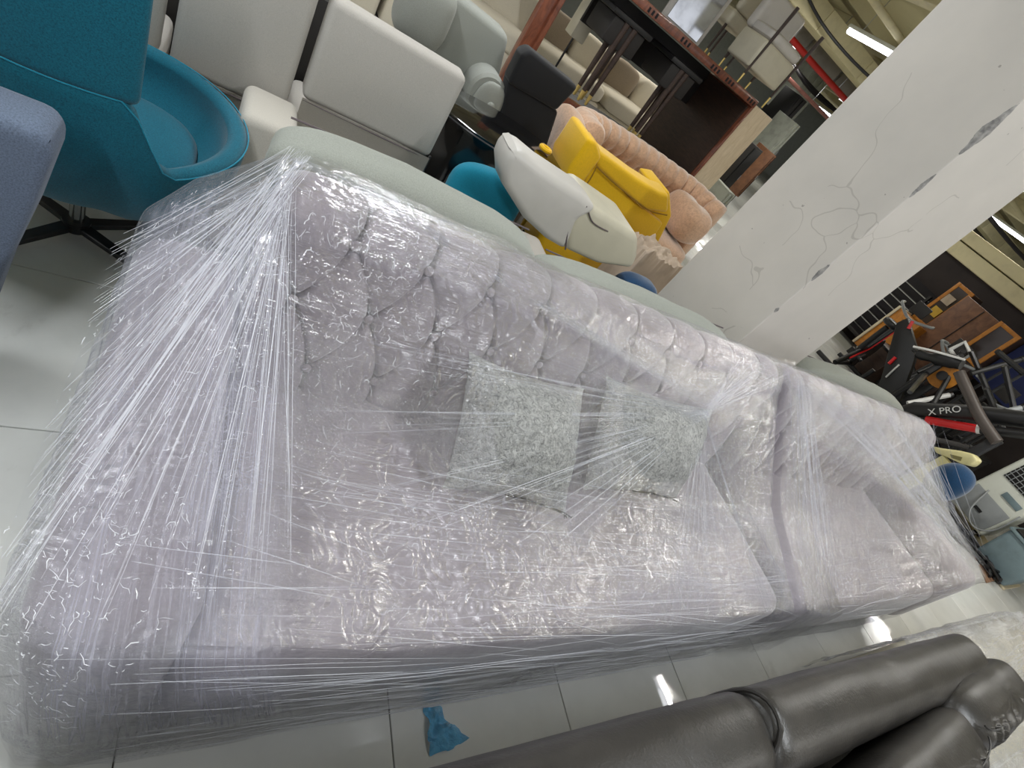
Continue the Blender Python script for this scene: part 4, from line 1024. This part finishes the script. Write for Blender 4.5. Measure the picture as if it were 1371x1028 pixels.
for k in range(3): obj('cable',tube(B(),smoothpts([(9.8,11.0+k*.1,2.9),(12,11.6+k*.12,2.76+k*.05),(15,12+k*.1,2.95),(19,12.4,2.9)],6),.03,6),M_under,t)
t=thing('hanging_cable','black cable running below the lamp right of the column','cable',(14,6,3)); obj('cable',tube(B(),smoothpts([(11,5.9,2.75),(13,5.6,2.7),(16,5.3,2.78),(20,5.2,2.8)],6),.035,6),M_under,t)

# ================================================================== right of the column
# steel grille bench and amber framed cabinets at the dark partition
t=thing('slatted_rack','dark rack with thin steel bars against the dark partition','rack',(9.8,4.7,0))
obj('frame',box(B(),(9.6,4.42,.16),(9.95,5.15,.22),.005),M_dark,t); obj('backboard',box(B(),(9.9,4.35,.2),(9.98,5.15,1.35)),M_under,t)
for k in range(8): obj('bar',cyl(B(),(9.78,4.36,.28+k*.135),(9.78,5.12,.28+k*.135),.009,6),M_steel,t)
for y in (4.4,5.1): obj('upright',box(B(),(9.74,y-.02,0),(9.8,y+.02,1.3)),M_dark,t)
t=thing('chest','amber wooden chest with a pale edge left of the glazed cabinet','cabinet',(9.6,4.1,0))
obj('body',box(B(),(9.0,3.79,.17),(9.42,4.19,.95),.006),M_amber,t); obj('top_edge',box(B(),(8.98,4.192,.17),(9.42,4.23,.97),.003),M_board,t); obj('plinth',box(B(),(9.03,3.82,0),(9.4,4.17,.17)),M_dark,t)
def glazed(label,x,ya,yb_,za,zb2):
    q=thing('glazed_cabinet',label,'cabinet',(x+.2,(ya+yb_)/2,0))
    obj('body',box(B(),(x+.03,ya,.02),(x+.42,yb_,zb2),.005),M_woodd,q)
    f=obj('door_frame',box(B(),(x,ya,za),(x+.03,ya+.05,zb2)),M_amber,q)
    for lo,hi in (((x,yb_-.05,za),(x+.03,yb_,zb2)),((x,ya+.051,zb2-.05),(x+.03,yb_-.051,zb2)),((x,ya+.051,za),(x+.03,yb_-.051,za+.05))): obj('door_frame',box(B(),lo,hi,.003),M_amber,q)
    obj('pane',box(B(),(x+.012,ya+.05,za+.05),(x+.018,yb_-.05,zb2-.05)),M_glass,q)
    return q
glazed('amber framed glazed cabinet beside the steel barred rack',9.45,3.90,4.19,.95,1.68)
q=glazed('amber framed glazed cabinet in front of the blue screen, nearer the right edge',8.95,2.88,3.2,1.05,1.64)
for (y,z,c_) in ((4.03,1.2,(196,160,60)),(4.06,1.42,(176,160,140))):
    t=thing('paper_sheet','small %s sheet on the glazed cabinet beside the barred rack'%('yellow' if c_[2]==60 else 'pinkish grey'),'paper',(9.43,y,z)); obj('sheet',box(B(),(9.44,y-.07,z-.07),(9.447,y+.07,z+.07)),mat('paper_%d'%c_[2],c_,.8),t)
t=thing('dark_cabinet','plain dark brown cabinet between the two amber framed cabinets','cabinet',(9.5,3.5,0)); obj('body',box(B(),(9.3,3.22,.02),(9.85,3.88,1.62),.006),M_ubrown,t); obj('door_edge',box(B(),(9.285,3.55,.05),(9.3,3.56,1.6)),M_black,t)
t=thing('screen','dark blue fabric screen leaning at the right edge','screen',(9.2,2.4,0)); obj('panel',box(B(),(9.15,2.25,.95),(9.22,2.86,1.75),.01),mat('blue_screen',(24,34,78),.8),t); obj('foot',box(B(),(9.0,2.5,0),(9.4,2.6,.05)),M_dark,t); obj('post',box(B(),(9.17,2.52,.05),(9.2,2.58,.96)),M_dark,t)
# exercise bikes: black frames with handlebars, seat, flywheel, pedals
def bike(label,loc,rz,acc,sc=1.0):
    q=thing('exercise_bike',label,'exercise bike',loc,rz,None)
    def ob(name,bm,mm,par=q,lb=None):
        bmesh.ops.scale(bm,vec=(sc,sc,sc),verts=bm.verts); o=obj(name,bm,mm,par,world=False,label=lb)
        if par is not q: o.matrix_parent_inverse=Matrix()
        return o
    ob('frame',tube(tube(tube(B(),[(-.45,0,.10),(0,0,.38),(.12,0,.95)],.035,10),[(.45,0,.10),(.1,0,.42),(-.25,0,.42),(-.32,0,.80)],.035,10),[(-.45,0,.1),(.45,0,.1)],.028,8),M_black)
    for x in (-.5,.5): ob('foot_bar',tube(B(),[(x,-.24,.05),(x,.24,.05)],.032,10),M_black)
    fw_=ob('flywheel',tube(B(),[(.32,-.03,.34),(.32,.03,.34)],.23,28),M_dsteel); ob('wheel_guard',tube(B(),[Vector((.32+.25*math.cos(a_),0,.34+.25*math.sin(a_))) for a_ in [PI*(-.1)+PI*1.1*k/14 for k in range(15)]],.03,8),M_black)
    ob('seat',pad(B(),(-.34,0,.86),(.27,.19,.09),.7,.6,24,12),M_black)
    ob('handlebar',tube(B(),smoothpts([(.30,-.24,1.10),(.16,-.22,1.08),(.12,0,1.0),(.16,.22,1.08),(.30,.24,1.10)],6),.018,8),M_greyp)
    ob('console',box(B(),(.10,-.10,1.08),(.14,.10,1.24),.01),M_dark)
    ob('accent_strip',tube(B(),[(-.28,-.036,.24),(.02,-.036,.44),(.09,-.036,.8)],.012,6),acc,q,'coloured accent strip on the frame')
    for s_ in (-1,1):
        cr=ob('crank',tube(B(),[(-.02,.07*s_,.36),(-.02+.12*s_,.08*s_,.30)],.012,6),M_steel); ob('pedal',box(B(),(-.07+.12*s_,.09*s_-.04,.28),(.03+.12*s_,.09*s_+.04,.31),.005),M_black,cr)
M_whitep=mat('white_paint',(220,220,218),.5); M_bred=mat('bike_red',(196,24,28),.35)
bike('black exercise bike with red accent standing upright, next to the grille rack',(7.75,3.45,0),.25,M_bred)
bike('black exercise bike with grey handlebar, in the middle of the gym pile',(7.55,2.75,0),-.15,M_whitep)
bike('black exercise bike at the right image edge, under the blue screen',(7.65,2.0,0),3.0,M_steel)
bike('black exercise bike half hidden behind the others, near the amber cabinet',(8.75,3.0,0),1.7,M_bred,.95)
# big red and black bar with lettering
t=thing('barbell_frame','black and red exercise machine beam with white lettering above the grey-green sofa','exercise machine',(6.1,1.6,0))
a,b,c_,d=at(1228,556,x=6.0),at(1240,562,x=6.0),at(1308,574,x=6.0),at(1375,582,x=6.0)
obj('beam',tube(B(),[a+Vector((.05,.1,-.1)),at(1225,548,x=6.05),at(1300,553,x=6.05),at(1375,562,x=6.05)],.075,12),M_black,t)
obj('red_tube',tube(B(),[b,c_],.038,12),M_bred,t); obj('end_tube',tube(B(),[c_,d],.040,12),M_black,t); obj('collar',tube(B(),[c_,c_.lerp(d,.08)],.043,12),M_whitep,t)
obj('upright',box(B(),(6.0,1.28,0),(6.08,1.36,.95),.01),M_black,t); obj('upright',box(B(),(6.0,1.72,0),(6.08,1.80,.6),.01),M_black,t); obj('foot',box(B(),(5.7,1.2,0),(6.4,1.9,.05),.01),M_black,t)
tc=bpy.data.curves.new('lettering','FONT'); tc.body='X PRO'; tc.size=.085; tc.extrude=.002; tc.materials.append(M_whitep)
tmp=bpy.data.objects.new('lettering_curve',tc); tme2=bpy.data.meshes.new_from_object(tmp); bpy.data.objects.remove(tmp)
to=bpy.data.objects.new('lettering',tme2); C.objects.link(to); to.parent=t
p0=at(1243,556,x=5.965); p1=at(1270,553,x=5.965); ex_=(p1-p0).normalized(); nz_=Vector((-1,0,0)); uy_=nz_.cross(ex_).normalized(); 
to.matrix_parent_inverse=wm(t).inverted(); to.matrix_basis=Matrix(((ex_.x,uy_.x,nz_.x,p0.x),(ex_.y,uy_.y,nz_.y,p0.y),(ex_.z,uy_.z,nz_.z,p0.z),(0,0,0,1)))
obj('padded_bar',tube(B(),smoothpts([at(u,v,x=5.9) for u,v in ((1284,498),(1294,520),(1312,558),(1335,592))],6),.045,10),mat('grey_grip',(72,64,60),.5),t,label='thick brown-grey curved padded bar')
t=thing('bike_seat','black racing saddle with white edging tilted over the pile','bicycle seat',tuple(at(1250,478,x=6.6)))
a=at(1222,468,x=6.6); b=at(1288,488,x=6.6); obj('saddle',tube(B(),smoothpts([a,a.lerp(b,.3)+Vector((0,0,-.03)),a.lerp(b,.7),b],5),[.02]*3+[.05]*5+[.075]*5+[.06]*3,10),M_black,t)
obj('edging',tube(B(),smoothpts([a+Vector((-.06,0,.03)),a.lerp(b,.4)+Vector((-.07,0,.045)),b+Vector((-.07,0,.05))],5),.012,6),M_whitep,t)
obj('seat_post',box(B(),(6.6,2.3,0),(6.65,2.36,1.0),.01),M_black,t)
t=thing('tread_frame','black flat machine panel with red and white marks, leaning beside the barred rack','exercise machine',(7.0,2.6,0))
q4=[at(u,v,x=6.9) for u,v in ((1150,610),(1178,612),(1228,470),(1215,425),(1200,432))]
pn=obj('panel',prism(B(),q4,(.08,0,0),.01,2),M_black,t)
for (u,v,w1,h1,mm) in ((1190,487,1199,478,M_bred),(1216,440,1222,430,M_bred),(1186,505,1204,488,M_whitep)):
    a=at(u,v,x=6.885); b=at(w1,h1,x=6.885); obj('mark',tube(B(),[a,b],.018 if mm is M_bred else .010,6),mm,pn)
for uv in (((1125,502),(1165,528)),((1165,528),(1215,480)),((1140,515),(1170,495)),((1130,530),(1190,545))):
    obj('arm',tube(B(),[at(*uv[0],x=7),at(*uv[1],x=7)],.028,8),M_black,t)
obj('foot',box(B(),(6.86,2.1,0),(7.0,2.9,.05),.01),M_black,t)
t=thing('weight_disc','amber round plate with a black hub in the middle of the gym pile','weight plate',tuple(at(1262,505,x=6.7)))
a=at(1262,503,x=6.7); obj('plate',tube(B(),[a,a+Vector((.04,.01,.01))],.14,28),M_amber,t); obj('hub',tube(B(),[a-Vector((.02,0,0)),a],.05,16),M_black,t); obj('stand',box(B(),(a.x+.05,a.y-.03,0),(a.x+.09,a.y+.03,a.z),.005),M_black,t)
t=thing('bracket','white clip bracket above the racing saddle','bracket',tuple(at(1285,470,x=6.9)))
q4=[at(u,v,x=6.9) for u,v in ((1272,468),(1292,458),(1300,475),(1284,484))]; obj('frame',tube(B(),q4+[q4[0]],.02,8),M_whitep,t); obj('plate',prism(B(),q4,(.02,0,0)),M_dark,t)
bars=[((1218,525),(1240,500),M_steel),((1215,540),(1275,528),M_whitep),((1250,540),(1290,470),M_black),((1230,500),(1300,470),M_black),((1300,500),(1371,480),M_black),((1305,560),(1371,545),M_greyp),((1320,520),(1345,580),M_black),((1345,490),(1360,560),M_dsteel),((1290,590),(1345,560),M_dark),((1300,470),(1330,540),M_dsteel),((1240,585),(1300,600),M_dark),((1335,470),(1371,500),M_black)]
for k,(p,q_,mm) in enumerate(bars):
    labs=['short steel rod left in the gym pile','long white edged rod across the gym pile','black slanting rod behind the saddle','black rod crossing above the amber plate','black rod under the blue screen','grey tube near the right edge of the gym pile','black stub right of the bent bar','dark chrome damper at the right edge','dark tube below the red beam right end','dark chrome strut beside the bracket','dark rod behind the pale yellow plastic','black rod at the upper right of the gym pile']
    xx=6.35+.12*(k%5); a=at(*p,x=xx); b=at(*q_,x=xx+.25)
    t=thing('machine_rod',labs[k],'rod',(a.x,a.y,0)); obj('rod',tube(B(),[a,b],.026,8),mm,t); obj('end_cap',tube(B(),[b,b.lerp(a,.06)],.032,8),M_black,t); obj('stand',tube(B(),[(b.x,b.y,0),b],.014,6),M_black,t)
for k,(x,y,sx,sy,sz,mm,lb) in enumerate(((8.75,2.3,.4,.5,.7,M_dark,'tall dark crate at the back of the gym pile'),(8.6,3.55,.45,.4,.5,M_woodd,'dark brown crate below the dark brown cabinet'),(6.45,2.25,.35,.4,.35,M_black,'low black crate in front of the exercise bikes'),(7.9,1.75,.5,.3,.5,M_dark,'dark crate behind the air cooler'))):
    t=thing('equipment_crate',lb,'crate',(x,y,0)); obj('box',box(B(),(x-sx/2,y-sy/2,0),(x+sx/2,y+sy/2,sz),.01),mm,t); obj('lid',box(B(),(x-sx/2-.01,y-sy/2-.01,sz),(x+sx/2+.01,y+sy/2+.01,sz+.03),.005),M_black,t)
# pale yellow plastic basin, navy stool, cooler, bin
t=thing('plastic_tray','pale yellow moulded plastic handle piece behind the sofa end','tray',tuple(at(1270,612,x=5.5)))
pts=[at(u,v,x=5.5) for u,v in ((1248,597),(1262,600),(1285,603),(1302,607),(1310,616),(1300,624),(1285,620),(1268,612),(1252,606))]
bm=prism(B(),pts,(.14,.0,0),.02,3); obj('tray_body',bm,M_lemon,t,angle=60)
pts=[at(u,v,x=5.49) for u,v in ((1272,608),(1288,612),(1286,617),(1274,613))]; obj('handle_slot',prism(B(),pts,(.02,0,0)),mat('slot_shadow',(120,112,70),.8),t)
obj('leg',box(B(),(5.52,1.2,0),(5.6,1.3,.62)),M_lemon,t)
t=thing('stool','navy velvet round stool beside the wrapped sofa\'s far end','stool',(5.3,1.05,0))
c_=at(1270,645,x=5.25); obj('seat',pad(B(),c_,(.24,.26,.34),.9,.85,36,20),M_navy,t); obj('base',tube(B(),[(c_.x,c_.y,0),(c_.x,c_.y,c_.z-.1)],[.14,.05],16),M_black,t)
t=thing('air_cooler','white portable air cooler with a black square grille','air cooler',(7.4,1.1,0))
A0=Vector((7.25,1.335,.10)); A1=Vector((7.25,.86,.10)); dz=Vector((0,0,1.0)); back_=Vector((.38,0,0))
bm=prism(B(),[A0,A1,A1+dz*1.1,A0+dz*1.1],back_,.03,3); cb=obj('body',bm,M_abs,t,angle=60)
obj('tank_panel',box(B(),(7.235,.90,.13),(7.25,1.30,.42),.006),M_greyp,t)
obj('tank_slot',box(B(),(7.226,1.05,.24),(7.236,1.13,.27)),M_black,t)
obj('vent_slot',box(B(),(7.236,.93,.50),(7.25,1.12,.56),.003),M_slate,t)
gr=obj('grille_recess',box(B(),(7.238,.93,.64),(7.25,1.27,1.02),.003),M_black,t)
for k in range(9): obj('grille_bar',cyl(B(),(7.232,.93,.66+.043*k),(7.232,1.27,.66+.043*k),.004,6),M_greyp,gr)
for k in range(7): obj('grille_bar',cyl(B(),(7.23,.95+.05*k,.64),(7.23,.95+.05*k,1.02),.004,6),M_greyp,gr)
obj('badge',tube(B(),[(7.222,1.10,.83),(7.232,1.10,.83)],.035,16),M_steel,gr)
obj('water_hose',tube(B(),smoothpts([(7.22,1.2,.45),(7.12,1.1,.22),(7.1,.95,.14),(7.15,.85,.25),(7.2,.87,.5)],6),.008,6),M_greyp,t)
for y in (.92,1.28):
    for x in (7.3,7.58): obj('caster',tube(B(),[(x,y-.02,.05),(x,y+.02,.05)],.05,12),M_black,t)
t=thing('storage_bin','slate blue-grey plastic bin on the floor in front of the air cooler','bin',(7.6,.65,0))
bm=box(B(),(6.95,.38,.02),(7.5,.74,.42),.03,3); 
for v_ in bm.verts: v_.co.x+=(v_.co.x-7.22)*.2*(v_.co.z/.42); v_.co.y+=(v_.co.y-.56)*.2*(v_.co.z/.42)
obj('bin_body',bm,M_slate,t); obj('rim',box(B(),(6.88,.33,.41),(7.56,.79,.44),.01),M_slate,t); obj('lid',box(B(),(6.91,.36,.44),(7.53,.76,.46),.01),M_dark,t)
t=thing('cable_tangle','tangle of black cables between boards and air cooler','cables',(7.0,.9,0))
bm=B()
for k in range(16):
    p=[Vector((6.75+U(0,.45),.45+.85*(j/7)+U(-.05,.05),U(.015,.09))) for j in range(8)]; tube(bm,smoothpts(p,4),.014,5)
obj('cable',bm,M_black,t,kind='stuff')
def board(label,px,mm,h=.03):
    pts=[at(u,v,z=0)+Vector((0,0,.002)) for u,v in px]; q=thing('floor_board',label,'board',tuple(sum(pts,Vector())/len(pts))); obj('board',prism(B(),pts,(0,0,h),.004,1),mm,q)
board('long pale board on the floor beside the wrapped sofa\'s far end',((1256,672),(1276,664),(1364,786),(1342,790)),M_board,.02)
for k,pp_ in enumerate((((1268,688),(1276,686),(1300,722),(1292,726)),((1294,730),(1302,726),(1316,748),(1307,752)),((1309,756),(1318,752),(1330,778),(1320,781)))):
    board(['brown cardboard strip nearest the navy stool','brown cardboard strip in the middle of the three on the floor','brown cardboard strip at the sofa\'s front corner'][k],pp_,M_card,.012)
